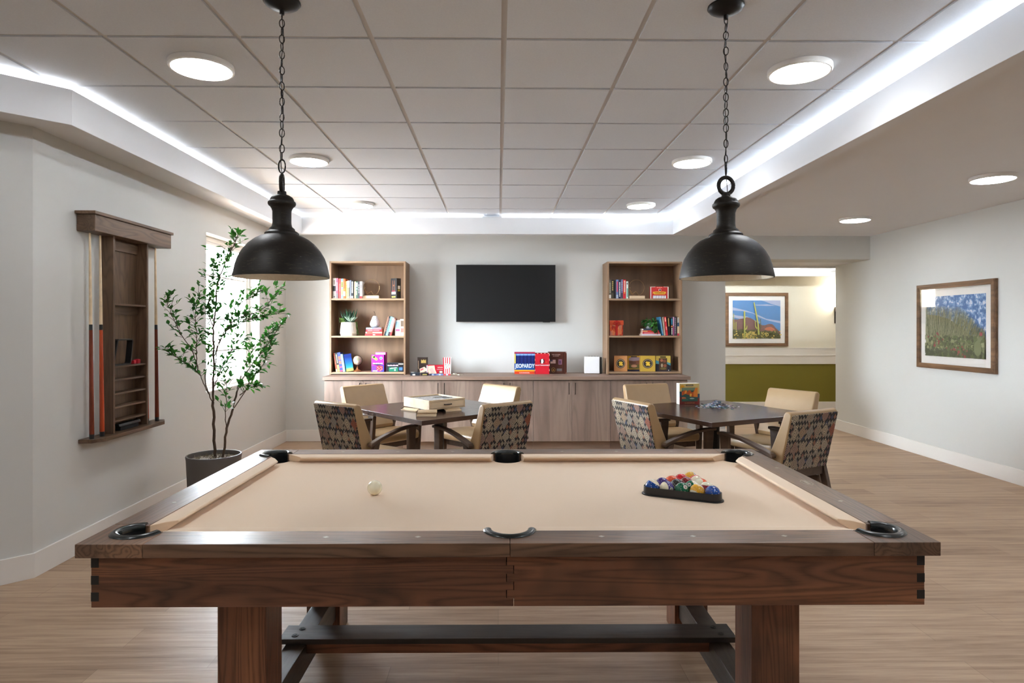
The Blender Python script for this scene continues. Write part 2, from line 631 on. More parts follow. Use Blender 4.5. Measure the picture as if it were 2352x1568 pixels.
mb = MB()
mb.box(-4.6, 2.3, -3.2, 8.2, ZC + 0.006, ZC + 0.08)
struct('trim_1', mb, M['grid'])
mb = MB()
xs = [0.026 + 0.6096 * i for i in range(-7, 4)]
ys = [2.949 + 0.6096 * i for i in range(-9, 9)]
ex = [-4.4] + xs + [2.25]
ey = [-3.0] + ys + [8.0]
for x0, x1 in zip(ex, ex[1:]):
    for y0, y1 in zip(ey, ey[1:]):
        mb.box(x0 + 0.0125, x1 - 0.0125, y0 + 0.0125, y1 - 0.0125, ZC - 0.003, ZC + 0.0065)
struct('ceiling', mb, M['tile'])

# lower drywall ceiling around the tray
mb = MB()
zs0, zs1 = ZS, ZS + 0.03
FX, FR, FY = -2.30, 2.065, 7.54   # inner faces of the fascia
FC = 3.49                          # left fascia turns here
FE = -4.05
FT = FC - (FX - FE)
mb.box(FR + 0.08, XR + 0.1, YF - 0.1, YB, zs0, zs1)
mb.box(XL - 0.1, FR + 0.08, FY + 0.08, YB + 0.05, zs0, zs1)
mb.prism([(XL - 0.1, YC), (FX - 0.06, FC + 0.04), (FX - 0.06, FY + 0.08), (XL - 0.1, FY + 0.08)], zs0, zs1)
mb.prism([(XL - 0.1, YC), (XE - 0.1, YT), (FE - 0.06, FT + 0.04), (FX - 0.06, FC + 0.04)], zs0, zs1)
mb.prism([(XE - 0.1, YT), (XE - 0.1, YF), (FE - 0.06, YF), (FE - 0.06, FT + 0.04)], zs0, zs1)
struct('ceiling_lower', mb, M['soffit'])

# fascia board of the tray, hanging a little below the lower ceiling
mb = MB()
z0, z1 = 2.514, 2.706
mb.box(FR, FR + 0.085, YF, FY + 0.085, z0, z1)
mb.box(FX - 0.085, FR, FY, FY + 0.085, z0, z1)
mb.prism([(FX, FC), (FX, FY), (FX - 0.085, FY), (FX - 0.085, FC + 0.035)], z0, z1)
mb.prism([(FX, FC), (FX - 0.085, FC + 0.035), (FE - 0.085, FT + 0.035), (FE, FT)], z0, z1)
mb.box(FE - 0.085, FE, YF, FT, z0, z1)
struct('trim_2', mb, M['soffit'], bevel=0.002)

# LED strips lying behind the fascia
mb = MB()
zl0, zl1 = 2.700, 2.712
mb.box(FR + 0.092, FR + 0.112, YF + 0.2, FY + 0.1, zl0, zl1)
mb.box(FX - 0.08, -0.20, FY + 0.092, FY + 0.112, zl0, zl1)
mb.box(0.05, FR + 0.09, FY + 0.092, FY + 0.112, zl0, zl1)
mb.box(FX - 0.112, FX - 0.092, FC + 0.045, FY + 0.1, zl0, zl1)
dv = 0.7071
mb.prism([(FX - 0.092, FC + 0.045), (FE - 0.092, FT + 0.045), (FE - 0.106, FT + 0.06), (FX - 0.106, FC + 0.06)], zl0, zl1)
mb.box(FE - 0.112, FE - 0.092, YF + 0.2, FT, zl0, zl1)
led = thing('cove_light', 'warm white LED strip light glowing in the cove around the raised ceiling', 'cove light', (0, 0, 0))
part('led_strip', mb, M['led'], led)
part('gap_block', MB().box(-0.19, 0.04, FY + 0.0855, FY + 0.14, 2.6, 2.735), M['soffit'], led)  # block added in the gap between the strips to keep it dark

# walls
T = 0.16
wl = MB()                       # left wall with the window opening
WY0, WY1, WZ0, WZ1 = 5.855, 7.15, 0.82, 2.285
wl.box(XL - T, XL, YC, WY0, 0, ZC)
wl.box(XL - T, XL, WY1, YB + 0.15, 0, ZC)
wl.box(XL - T, XL, WY0, WY1, 0, WZ0)
wl.box(XL - T, XL, WY0, WY1, WZ1, ZC)
wl.prism([(XL, YC), (XL - T, YC), (XE - T, YT), (XE, YT)], 0, ZC)
wl.box(XE - T, XE, YF, YT, 0, ZC)
struct('wall_left', wl, M['wall'])
wb = MB()
OX = 2.86                      # left jamb of the corridor opening
HZ = 2.275                     # underside of the header
wb.box(XL, OX, YB, YB + 0.40, 0, ZC)
struct('wall_back', wb, M['wall'])
struct('wall_header', MB().box(OX, XR, YB, YB + 0.40, HZ, ZC), M['wall'])
struct('wall_right', MB().box(XR, XR + 0.15, YF, 8.85, 0, ZC), M['wall'])
# wall behind the camera
struct('wall_front', MB().box(XE - T, XR + 0.15, YF - T, YF, 0, ZC), M['wall'])


def baseboard(name, pts, side=1, h=0.14, t=0.015):
    mb = MB()
    for (x0, y0), (x1, y1) in zip(pts, pts[1:]):
        d = Vector((x1 - x0, y1 - y0)).normalized()
        n = Vector((-d.y, d.x)) * side
        e = d * 0.006
        mb.prism([(x0 - e.x, y0 - e.y), (x1 + e.x, y1 + e.y), (x1 + e.x + n.x * t, y1 + e.y + n.y * t), (x0 - e.x + n.x * t, y0 - e.y + n.y * t)], 0, h)
    return struct(name, mb, M['white'], bevel=0.002)


baseboard('baseboard_left', [(XE, YF), (XE, YT), (XL, YC), (XL, YB)], -1)
baseboard('baseboard_back', [(XL + 0.02, YB), (-2.02, YB)], -1)
baseboard('baseboard_back_right', [(2.22, YB), (OX, YB)], -1)
baseboard('baseboard_right', [(XR, YF), (XR, 8.85), (XR + 0.15, 8.85)], 1)
baseboard('baseboard_front', [(XE, YF), (XR, YF)], 1)

# corridor beyond the opening
CX0, CX1 = 0.6, 9.0
struct('wall_corridor', MB().box(CX0 - 0.2, CX1 + 0.2, YW, YW + 0.12, 0.785, 2.9), M['cream'])
struct('wall_corridor_lower', MB().box(CX0 - 0.2, CX1 + 0.2, YW - 0.002, YW + 0.12, 0, 0.785), M['green'])
mb = MB()
mb.box(CX0 - 0.1, CX0, YB + 0.4, YW, 0, 2.9)
mb.box(CX1, CX1 + 0.1, 8.7, YW, 0, 2.9)
mb.box(XR + 0.15, CX1, 8.7, 8.85, 0, 2.9)
struct('wall_corridor_end', mb, M['cream'])
struct('ceiling_corridor', MB().box(CX0 - 0.1, CX1 + 0.1, YB + 0.3, YW + 0.1, 2.9, 2.95), M['soffit'])
mb = MB()
mb.box(CX0, CX1, YW - 0.45, YW, 2.285, 2.31)           # far soffit
mb.box(CX0, CX1, YW - 0.47, YW - 0.43, 2.25, 2.52)     # its upstand
mb.box(CX0, XR + 0.6, 8.42, 8.95, 2.275, 2.30)          # near soffit
mb.box(CX0, XR + 0.6, 8.93, 8.97, 2.25, 2.42)
mb.box(5.0, CX1, 8.97, 9.55, 2.255, 2.30)
struct('ceiling_corridor_cove', mb, M['soffit'])
cl = thing('cove_light', 'warm LED strip glowing in the corridor ceiling cove beyond the opening', 'cove light')
mb = MB()
mb.box(CX0 + 0.1, CX1 - 0.1, YW - 0.40, YW - 0.36, 2.50, 2.53)
mb.box(CX0 + 0.1, XR + 0.3, 8.80, 8.84, 2.42, 2.45)
part('led_strip', mb, M['led2'], cl)
mb = MB()
mb.box(CX0, CX1, YW - 0.02, YW, 0.785, 0.925)
mb.box(CX0, CX1, YW - 0.028, YW, 0.925, 0.938)
mb.box(CX0, CX1, YW - 0.018, YW, 0.938, 1.06)
mb.box(CX0, CX1, YW - 0.024, YW, 1.05, 1.062)
struct('trim_3', mb, M['white'])
struct('baseboard_corridor', MB().box(CX0, CX1, YW - 0.018, YW, 0, 0.14), M['white'])

# ------------------------------------------------------------------ windows


def window(name, x, y0, y1, z0, z1, cols, rows, horiz=False, hang=False):
    root = MB()
    if not horiz:
        B = lambda m, a0, a1, b0, b1, c0, c1: m.box(x + a0, x + a1, b0, b1, c0, c1)
    else:
        B = lambda m, a0, a1, b0, b1, c0, c1: m.box(b0, b1, x + a0, x + a1, c0, c1)
    f = 0.045
    for q in ((y0, y0 + f, z0, z1), (y1 - f, y1, z0, z1), (y0 + f, y1 - f, z0, z0 + f), (y0 + f, y1 - f, z1 - f, z1)):
        B(root, 0.0, 0.05, *q)
    w = struct(name, root, M['white'], bevel=0.003)
    mid = (z0 + z1) / 2 - 0.05
    s = MB()
    for q in ((y0 + f, y1 - f, mid - 0.007, mid + 0.007), (y0 + f, y0 + f + 0.03, z0 + f, z1 - f), (y1 - f - 0.03, y1 - f, z0 + f, z1 - f), (y0 + f + 0.03, y1 - f - 0.03, z0 + f, z0 + f + 0.03), (y0 + f + 0.03, y1 - f - 0.03, z1 - f - 0.03, z1 - f)):
        B(s, 0.012, 0.04, *q)
    part('window_sash', s, M['white'], w)
    g = MB()
    for i in range(1, cols):
        yy = y0 + (y1 - y0) * i / cols
        B(g, 0.018, 0.034, yy - 0.008, yy + 0.008, z0 + f + 0.03, z1 - f - 0.03)
    for i in range(1, rows):
        zz = z0 + (z1 - z0) * i / rows
        if abs(zz - mid) > 0.06:
            B(g, 0.018, 0.034, y0 + f + 0.03, y1 - f - 0.03, zz - 0.008, zz + 0.008)
    part('window_muntins', g, M['white'], w)
    p = MB()
    B(p, 0.024, 0.028, y0 + f, y1 - f, z0 + f, z1 - f)
    part('window_pane', p, M['glass'], w)
    return w


w1 = window('window_1', XL - T, WY0, WY1, WZ0, WZ1, 3, 4)
part('window_sill', MB().box(XL - T + 0.05, XL + 0.004, WY0 + 0.001, WY1 - 0.001, WZ0, WZ0 + 0.015), M['white'], w1, bevel=0.003)

# ------------------------------------------------------------------ ceiling disc lights
def disc_light(x, y, z, label, group=None, src=None):
    if src is None:
        t = thing('ceiling_light', label, 'ceiling light', (x, y, z), 0, group)
        part('rim', MB().lathe([(0.155, 0.0), (0.155, -0.022), (0.150, -0.028), (0.142, -0.028), (0.142, -0.012)], n=48), M['white'], t, smooth=True)
        part('diffuser', MB().lathe([(0.141, -0.012), (0.141, -0.026), (0.13, -0.031), (0.08, -0.033), (0.0, -0.034)], n=48), M['lamp'], t, smooth=True)
        return t
    t = copy_tree(src)
    t.location = (x, y, z)
    return setp(t, label, 'ceiling light', group)


dl = disc_light(-1.498, 3.26, ZC - 0.0035, 'round flush ceiling light nearest the camera, left of the left pendant chain', 'round flush ceiling lights in view')
for x, y, z, lb in (
    (1.545, 3.26, ZC - 0.0035, 'round flush ceiling light nearest the camera, right of the right pendant chain'),
    (-1.498, 5.09, ZC - 0.0035, 'round flush ceiling light in the middle of the left row, right of the left chain'),
    (1.545, 5.09, ZC - 0.0035, 'round flush ceiling light in the middle of the tray row, left of the right chain'),
    (-1.498, 6.92, ZC - 0.0035, 'farthest small round light of the left row, above the left bookcase'),
    (1.545, 6.92, ZC - 0.0035, 'farthest small round light of the right tray row, above the right bookcase'),
    (3.76, 4.81, ZS - 0.001, 'round light on the lower right ceiling, above the framed prickly pear picture'),
    (3.76, 6.69, ZS - 0.001, 'round light on the lower right ceiling, farther one near the corridor opening'),
):
    disc_light(x, y, z, lb, 'round flush ceiling lights in view', dl)
for x, y, z, w_ in ((-1.498, 1.43, ZC - 0.0035, 'left'), (1.545, 1.43, ZC - 0.0035, 'right')):
    disc_light(x, y, z, 'round flush ceiling light above the camera side of the pool table, ' + w_ + ' one', 'round ceiling lights overhead', dl)
for x, y, z, w_ in ((-1.498, -0.4, ZC - 0.0035, 'left tray row'), (1.545, -0.4, ZC - 0.0035, 'right tray row'), (-3.3, 0.51, ZC - 0.0035, 'added as left fill'), (-3.3, -1.62, ZC - 0.0035, 'added as left fill, farther back'), (3.76, 2.93, ZS - 0.001, 'lower right ceiling'), (3.76, 0.4, ZS - 0.001, 'lower right ceiling, behind the camera')):  # far left pair: unseen lights added to lift the left wall and foreground
    disc_light(x, y, z, 'round flush ceiling light out of the picture, ' + w_, 'round ceiling lights overhead', dl)
for x in (3.2, 6.6):
    disc_light(x, 9.6, 2.899, 'round corridor ceiling light ' + ('near the opening' if x < 4 else 'far along the corridor'), 'round corridor ceiling lights', dl)

# ------------------------------------------------------------------ pendants
def pendant(x, y, ring_rot, label, seed):
    rnd = random.Random(seed)
    zr = 1.628                       # rim height
    t = thing('pendant_lamp', label, 'pendant lamp', (x, y, zr), ring_rot, 'black dome pendants over the pool table')
    outer = [(0.187, 0.0), (0.1875, 0.006), (0.184, 0.022), (0.178, 0.05), (0.168, 0.08), (0.152, 0.108), (0.130, 0.135), (0.105, 0.155), (0.082, 0.167), (0.068, 0.172)]
    inner = [(r - 0.006, z - 0.004 if z > 0.01 else z) for r, z in outer][::-1]
    part('lamp_shade', MB().lathe([(outer[0][0] - 0.004, 0.0)] + outer, n=64, cap=False), M['iron'], t, smooth=True)
    part('shade_lining', MB().lathe([(outer[0][0] - 0.004, 0.0005)] + [(r - 0.005, max(z - 0.004, 0.001)) for r, z in outer[1:]], n=64, cap=False), M['silver'], t, smooth=True, label='silvery hammered lining inside the dome')
    neck = [(0.0, 0.165), (0.068, 0.168), (0.067, 0.180), (0.060, 0.186), (0.052, 0.190), (0.050, 0.198), (0.040, 0.206), (0.038, 0.214), (0.037, 0.222), (0.037, 0.268), (0.041, 0.280), (0.046, 0.288),
            (0.052, 0.292), (0.055, 0.299), (0.054, 0.306), (0.048, 0.311), (0.046, 0.318), (0.041, 0.326), (0.030, 0.333), (0.018, 0.337), (0.017, 0.350), (0.0, 0.352)]
    part('neck', MB().lathe(neck, n=40), M['iron'], t, smooth=True)
    rg = MB()
    cz = 0.382
    pts = [(0.031 * math.cos(a), 0, cz + 0.034 * math.sin(a)) for a in [2 * PI * i / 28 for i in range(28)]]
    rg.tube(pts, 0.0085, 8, close=True)
    part('hanging_ring', rg, M['iron'], t, smooth=True)
    part('socket', MB().lathe([(0.0, 0.04), (0.022, 0.042), (0.022, 0.11), (0.0, 0.112)], n=20), M['blackmetal'], t, smooth=True)
    part('bulb', MB().lathe([(0.0, 0.012), (0.02, 0.016), (0.03, 0.03), (0.026, 0.05), (0.014, 0.064), (0.0, 0.066)], n=20), M['bulb'], t, smooth=True)
    # chain of oval links from the ring up to the canopy
    ch = MB()
    z = cz + 0.044
    top = 2.718 - zr
    i = 0
    L0 = 0.0185
    big = True
    while z < top:
        L = 0.030 if big else L0
        wv = 0.014 if big else 0.0098
        a = (PI / 2 if i % 2 == 0 else 0) + rnd.uniform(-0.5, 0.5)
        ca, sa = math.cos(a), math.sin(a)
        cz2 = z + L - 0.004
        pp = []
        for q in range(14):
            th = 2 * PI * q / 14
            uu = wv * math.cos(th)
            pp.append((uu * ca, uu * sa, cz2 + L * 0.92 * math.sin(th)))
        ch.tube(pp, 0.0021 if not big else 0.003, 5, close=True)
        z += 2 * L * 0.86
        big = False
        i += 1
    part('chain', ch, M['blackmetal'], t, smooth=True)
    cd = MB()
    cp = []
    for q in range(40):
        f_ = q / 39
        zz = 0.345 + (top - 0.345) * f_
        cp.append((0.006 * math.sin(f_ * 19 + seed), 0.006 * math.cos(f_ * 15 + seed), zz))
    cd.tube(cp, 0.0017, 5)
    part('cord', cd, M['black'], t)
    zt = ZC - 0.0035 - zr
    part('canopy', MB().lathe([(0.073, zt), (0.074, zt - 0.006), (0.068, zt - 0.011), (0.066, zt - 0.016), (0.05, zt - 0.026), (0.028, zt - 0.034), (0.010, zt - 0.038), (0.009, zt - 0.055), (0.0, zt - 0.056)], n=40), M['blackmetal'], t, smooth=True)
    return t


pendant(-0.880, 2.62, 1.78, 'black distressed dome pendant lamp on a chain, left one with its hanging ring seen edge-on', 3)
pendant(0.940, 2.63, 0.05, 'black distressed dome pendant lamp on a chain, right one with its round hanging ring face-on', 8)

# ------------------------------------------------------------------ pool table
PT = thing('pool_table', 'dark weathered wood pool table with tan cloth and drop pockets, in the foreground', 'pool table', (0.040, 2.571, 0), -0.008)
HX, HY = 1.2575, 0.7125
ZT, WR, CU = 0.80, 0.117, 0.058
RB = 0.040                        # thickness of the rail cap
BX, BY = 0.195, 0.19              # corner block size
RP = 0.058                        # pocket radius
ZB = 0.766                        # cloth level


def arcpts(cx, cy, r, a0, a1, n=14):
    return [(cx + r * math.cos(a0 + (a1 - a0) * i / n), cy + r * math.sin(a0 + (a1 - a0) * i / n)) for i in range(n + 1)]


G = 0.0007
for sx in (-1, 1):
    for sy in (-1, 1):
        ic = (-HX + WR, -HY + WR)
        poly = [(-HX, -HY), (-HX + BX - G, -HY), (-HX + BX - G, -HY + WR)] + arcpts(ic[0], ic[1], RP, 0, -1.5 * PI, 24) + [(-HX + WR, -HY + BY - G), (-HX, -HY + BY - G)]
        poly = [(-x * sx, -y * sy) for x, y in poly]
        if sx * sy < 0:
            poly = poly[::-1]
        o = part('corner_block', MB().prism(poly, ZT - RB, ZT), M['top_y'] if True else None, PT, bevel=0.0012, seg=1)
mid_r = 0.062
for sy in (-1, 1):
    for sx in (-1, 1):
        a = [(0.0008, -HY), (HX - BX - G, -HY), (HX - BX - G, -HY + WR)]
        arcp = arcpts(0, -HY + WR + 0.008, mid_r, 0, -PI / 2, 12)
        arcp = [(x, y) for x, y in arcp if y <= -HY + WR and x > 0.0008]
        poly = a + arcp + [(0.0008, -HY + WR + 0.008 - mid_r)]
        poly = [(x * sx, -y * sy) for x, y in poly]
        part('rail', MB().prism(poly, ZT - RB, ZT), M['top_x'], PT, bevel=0.0012, seg=1)
for sx in (-1, 1):
    xs_ = sorted((sx * HX, sx * (HX - WR)))
    part('rail', MB().box(xs_[0], xs_[1], -HY + BY + G, HY - BY - G, ZT - RB, ZT), M['top_y'], PT, bevel=0.0012, seg=1)

# cushions
for sy in (-1, 1):
    for sx in (-1, 1):
        x0, x1 = mid_r + 0.006, HX - WR - RP - 0.005
        n0, n1 = x0 + 0.012, x1 - 0.075
        yo, yn = -HY + WR, -HY + WR + CU
        rr = []
        for (xo0, xo1, y, z) in ((x0, x1, yo, ZT - 0.001), (x0 + 0.006, x1 - 0.035, yo + 0.03, ZT - 0.001), (n0, n1, yn - 0.004, ZT - 0.005), (n0 + 0.001, n1 - 0.001, yn, ZT - 0.011), (n0, n1 - 0.002, yn - 0.004, ZT - 0.014), (n0 - 0.004, n1 + 0.016, yn - 0.030, ZB + 0.0005), (x0, x1, yo, ZB + 0.0005)):
            rr.append((xo0, xo1, y, z))
        A = [(a * sx, -y * sy, z) for a, b, y, z in rr]
        Bv = [(b * sx, -y * sy, z) for a, b, y, z in rr]
        part('cushion', MB().rings([A, Bv]), M['cloth'], PT, bevel=0.002, smooth=True)
for sx in (-1, 1):
    y0, y1 = -HY + WR + RP + 0.005, HY - WR - RP - 0.005
    xo, xn = -HX + WR, -HX + WR + CU
    rr = ((y0, y1, xo, ZT - 0.001), (y0 + 0.035, y1 - 0.035, xo + 0.03, ZT - 0.001), (y0 + 0.070, y1 - 0.070, xn - 0.004, ZT - 0.005), (y0 + 0.071, y1 - 0.071, xn, ZT - 0.011), (y0 + 0.068, y1 - 0.068, xn - 0.004, ZT - 0.014), (y0 + 0.044, y1 - 0.044, xn - 0.030, ZB + 0.0005), (y0, y1, xo, ZB + 0.0005))
    A = [(-x * sx, a, z) for a, b, x, z in rr]
    Bv = [(-x * sx, b, z) for a, b, x, z in rr]
    part('cushion', MB().rings([A, Bv]), M['cloth'], PT, bevel=0.002, smooth=True)

# slate with cloth, notched at the six pockets
bx, by = HX - WR + 0.01, HY - WR + 0.01
pc = [(-HX + WR, -HY + WR), (0, -HY + WR + 0.004), (HX - WR, -HY + WR)]
RC = 0.066
poly = []
poly += arcpts(-bx, -by, RC + 0.012, PI / 2, 0, 10)
poly += arcpts(0, -by, RC, PI, 0, 14)
poly += arcpts(bx, -by, RC + 0.012, PI, PI / 2, 10)
poly += arcpts(bx, by, RC + 0.012, -PI / 2, -PI, 10)
poly += arcpts(0, by, RC, 0, -PI, 14)
poly += arcpts(-bx, by, RC + 0.012, 0, -PI / 2, 10)
part('cloth_bed', MB().prism(poly, ZB - 0.025, ZB), M['cloth'], PT, bevel=0.003)


def pocket(cx, cy, a0, a1, R):
    """rim iron on top of the wood plus a black cup below"""
    sec = [(-0.005, -0.012), (-0.005, 0.0025), (-0.002, 0.0065), (0.005, 0.0085), (0.012, 0.0080), (0.017, 0.0055), (0.021, 0.002), (0.0215, 0.0003), (0.0, 0.0003), (-0.001, -0.012)]
    p = MB().arc((cx, cy, ZT), R, a0, a1, sec, 32)
    o = part('pocket', p, M['pocket'], PT, smooth=True)
    c = MB()
    c.lathe([(R + 0.004, 0.0), (R + 0.006, -0.035), (R + 0.004, -0.11), (R - 0.01, -0.15), (0.0, -0.155)], (cx, cy, ZB - 0.008), 32, cap=False)
    part('pocket_cup', c, M['liner'], o, smooth=True)
    b = MB()
    # back wall of the cup, seen above the cloth
    n = 20
    e = 0.0
    inn = arcpts(cx, cy, R - 0.004, a0 + e, a1 - e, n)
    out = arcpts(cx, cy, R - 0.001, a0 + e, a1 - e, n)
    b.prism(inn + out[::-1], ZB - 0.02, ZT + 0.002)
    part('pocket_liner', b, M['liner'], o, smooth=True)


q = 0.18
for sx in (-1, 1):
    for sy in (-1, 1):
        cx, cy = sx * (HX - WR), sy * (HY - WR)
        mid = math.atan2(sy, sx)
        pocket(cx, cy, mid - 0.70 * PI, mid + 0.70 * PI, RP - 0.001)
for sy in (-1, 1):
    mid = sy * PI / 2
    pocket(0, sy * (HY - WR - 0.008), mid - 0.49 * PI, mid + 0.49 * PI, mid_r - 0.001)

# aprons with the finger joints
AX, AY = HX - 0.029, HY - 0.029
AZ0, AZ1, AT = 0.605, ZT - RB, 0.03
zz = [AZ1, 0.725, 0.700, 0.677, 0.653, 0.629, AZ0]
for sy in (-1, 1):
    left = [(-AX, AZ0), (-AX, AZ1)]
    right = [(AX, AZ0), (AX, AZ1)]
    seam = []
    for i in range(6):
        xx = -0.010 if i % 2 == 0 else 0.011
        seam += [(xx, zz[i]), (xx, zz[i + 1])]
    g = 0.0009
    y0_, y1_ = sorted((sy * AY, sy * (AY - AT)))
    part('apron', MB().prism(left + [(x - g, z) for x, z in seam], y0_, y1_, 'y'), M['pool_x'], PT, bevel=0.001, seg=1)
    part('apron', MB().prism(right + [(x + g, z) for x, z in seam], y0_, y1_, 'y'), M['pool_x'], PT, bevel=0.001, seg=1)
for sx in (-1, 1):
    x0_, x1_ = sorted((sx * AX, sx * (AX - AT)))
    part('apron', MB().box(x0_ + (0 if sx < 0 else 0), x1_, -AY + AT, AY - AT, AZ0, AZ1), M['pool_y'], PT, bevel=0.001, seg=1)
for sx in (-1, 1):
    for sy in (-1, 1):
        for za, zb in ((0.722, 0.7595), (0.672, 0.699), (0.623, 0.650)):
            xa, xb = sorted((sx * (AX - 0.023), sx * (AX + 0.0006)))
            ya, yb = sorted((sy * (AY + 0.0008), sy * (AY - 0.028)))
            part('finger_joint', MB().box(xa, xb, ya, yb, za, zb), col(34, 32, 30, 0.6, grain=0.2), PT, bevel=0.001, seg=1)

# legs, side beams, stretcher
for sx in (-1, 1):
    for sy in (-1, 1):
        xa, xb = sorted((sx * 0.773, sx * 0.926))
        ya, yb = sorted((sy * 0.385, sy * 0.535))
        part('leg', MB().box(xa, xb, ya, yb, 0.0, AZ0 + 0.02), M['pool_z'], PT, bevel=0.003)
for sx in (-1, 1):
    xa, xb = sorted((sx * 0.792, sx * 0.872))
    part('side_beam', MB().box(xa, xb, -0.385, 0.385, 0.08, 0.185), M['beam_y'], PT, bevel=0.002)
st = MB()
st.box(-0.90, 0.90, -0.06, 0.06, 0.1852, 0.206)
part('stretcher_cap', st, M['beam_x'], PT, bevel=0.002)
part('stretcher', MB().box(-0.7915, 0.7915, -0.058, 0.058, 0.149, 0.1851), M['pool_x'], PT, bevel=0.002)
for sx in (-1, 1):
    for yy in (-0.028, 0.028):
        b = MB()
        x_ = sx * 0.845 + (0.012 if yy > 0 else 0) * -sx
        b.lathe([(0.0125, 0.2065), (0.0125, 0.2078), (0.009, 0.2078), (0.009, 0.2068), (0.0, 0.2068)], (x_, yy, 0), 20)
        b.lathe([(0.0, 0.2068), (0.0065, 0.2068), (0.006, 0.2085), (0.0, 0.2085)], (x_, yy, 0), 6)
        part('bolt', b, M['blackmetal'], PT, smooth=True)
def diamond(x, y):
    part('sight_inlay', MB().prism([(x - 0.0095, y), (x, y - 0.0075), (x + 0.0095, y), (x, y + 0.0075)], ZT - 0.0005, ZT + 0.0004), M['pearl'], PT)


for sy in (-1, 1):
    for x in (-0.825, -0.55, -0.275, 0.275, 0.55, 0.825):
        diamond(x, sy * (HY - 0.060))
for sx in (-1, 1):
    for y in (-0.27, 0.0, 0.27):
        if sx > 0 and y == 0.0:
            continue
        diamond(sx * (HX - 0.060), y)
bd = MB()
bd.arc((HX - 0.055, 0.0, ZT), 0.019, 0, 2 * PI, [(-0.0009, 0), (-0.0009, 0.0006), (0.0009, 0.0006), (0.0009, 0)], 36)
for v_ in bd.bm.verts:
    v_.co.y *= 2.0
badge = part('badge', bd, M['pearl'], PT)
bd = MB()
bd.tube([(HX - 0.055 + 0.007 * math.sin(i * 1.25) + 0.002 * math.sin(i * 3.1), -0.026 + 0.0018 * i, ZT + 0.0006) for i in range(30)], 0.0007, 4)
part('script_mark', bd, M['pearl'], badge)

# ------------------------------------------------------------------ balls and rack
BR = 0.0286


def ball_mat(name, c, stripe, axis):
    m = NT(name)
    tc = m.n('ShaderNodeTexCoord')
    v = tc.outputs['Object']
    dp = m.n('ShaderNodeVectorMath', operation='DOT_PRODUCT')
    m.lk(v, dp.inputs[0])
    dp.inputs[1].default_value = tuple(a / BR for a in Vector(axis).normalized())
    ad = m.ma('ABSOLUTE', dp.outputs['Value'])
    dots = m.n('ShaderNodeTexVoronoi')
    dots.inputs['Scale'].default_value = 105
    m.lk(v, dots.inputs['Vector'])
    dot = m.ma('LESS_THAN', dots.outputs['Distance'], 0.17)
    white = lin(244, 236, 208)
    base = m.mix(dot, c, white) if c != white else c
    if stripe:
        base = m.mix(m.ma('GREATER_THAN', ad, 0.52), base, white)
    m.set(Base_Color=base, Roughness=0.07)
    m.b.inputs['Coat Weight'].default_value = 0.4
    return m.m


def ball(num, x, y, c, stripe, axis, label, ndir=(0.1, -0.75, 0.65), show=True):
    t = thing('pool_ball', label, 'pool ball', (x, y, ZB + BR), 0, 'racked pool balls' if num else None)
    part('sphere', MB().sphere((0, 0, 0), BR, 28), ball_mat('ball_%d' % num, c, stripe, axis), t, smooth=True)
    if num:
        d = Vector(ndir).normalized()
        rot = d.to_track_quat('Z', 'Y').to_matrix().to_4x4()
        cap = MB()
        rr = []
        for i in range(5):
            a = 0.30 * i / 4
            rr.append((BR * 1.004 * math.sin(a), BR * 1.004 * math.cos(a)))
        cap.lathe(rr, n=20, cap=False, M=rot)
        s = part('number_spot', cap, M['pearl'], t, smooth=True)
        if show:
            lettering(str(num), 0.0085, M['black'], s, rot @ Matrix.Translation((0, 0, BR * 1.004)), name='number', bold=0.01)
    return t


ball(0, -0.486, 2.529, lin(246, 238, 208), False, (0, 0, 1), 'cream white cue ball alone on the tan cloth')

ra = math.atan2(2.373 - 2.50, 0.823 - 0.564)
dvx, dvy = math.cos(ra), math.sin(ra)
nvx, nvy = -dvy, dvx
# outer near side runs between the two measured base corners
mx_, my_ = (0.564 + 0.823) / 2 + nvx * 0.012, (2.50 + 2.373) / 2 + nvy * 0.012
RI = 0.0285 + 0.0055
row0 = 0.0055 + 0.0286
BC = {'y': lin(228, 172, 40), 'b': lin(22, 74, 156), 'r': lin(196, 30, 36), 'p': lin(62, 40, 120), 'o': lin(226, 92, 56), 'g': lin(8, 100, 66), 'm': lin(132, 14, 28), 'k': lin(22, 22, 24)}
ROWS = [
    [(10, 'b', 1, (0.5, 0.1, 0.85), 'blue striped pool ball with a white top, left front corner of the rack'),
     (12, 'p', 1, (-0.85, -0.45, 0.1), 'purple and white striped pool ball, second from the left in the rack front row'),
     (6, 'g', 0, (0, 0, 1), 'solid green pool ball with its number showing, middle of the rack front row'),
     (9, 'y', 1, (-0.62, -0.45, -0.62), 'yellow and white striped pool ball, second from the right in the rack front row'),
     (2, 'b', 0, (0, 0, 1), 'solid blue pool ball at the right front corner of the rack')],
    [(4, 'p', 0, (0, 0, 1), 'solid purple pool ball behind the blue striped one'),
     (8, 'k', 0, (0, 0, 1), 'black eight ball inside the rack'),
     (14, 'g', 1, (0.9, -0.2, 0.5), 'green striped pool ball right of the black one in the rack'),
     (15, 'm', 1, (0.1, 0.2, 1), 'white topped maroon striped pool ball behind the solid blue one')],
    [(5, 'o', 0, (0, 0, 1), 'solid orange pool ball on the left side of the rack'),
     (7, 'm', 0, (0, 0, 1), 'solid dark maroon pool ball in the middle of the rack'),
     (13, 'o', 1, (-0.8, -0.4, 0.4), 'orange and white striped pool ball on the right side of the rack')],
    [(3, 'r', 0, (0, 0, 1), 'solid red pool ball left of the other red one near the rack tip'),
     (11, 'r', 1, (0.1, 0.9, -0.3), 'red striped pool ball right of the solid red one near the rack tip')],
    [(1, 'y', 0, (0, 0, 1), 'solid yellow pool ball at the far tip of the rack')]]
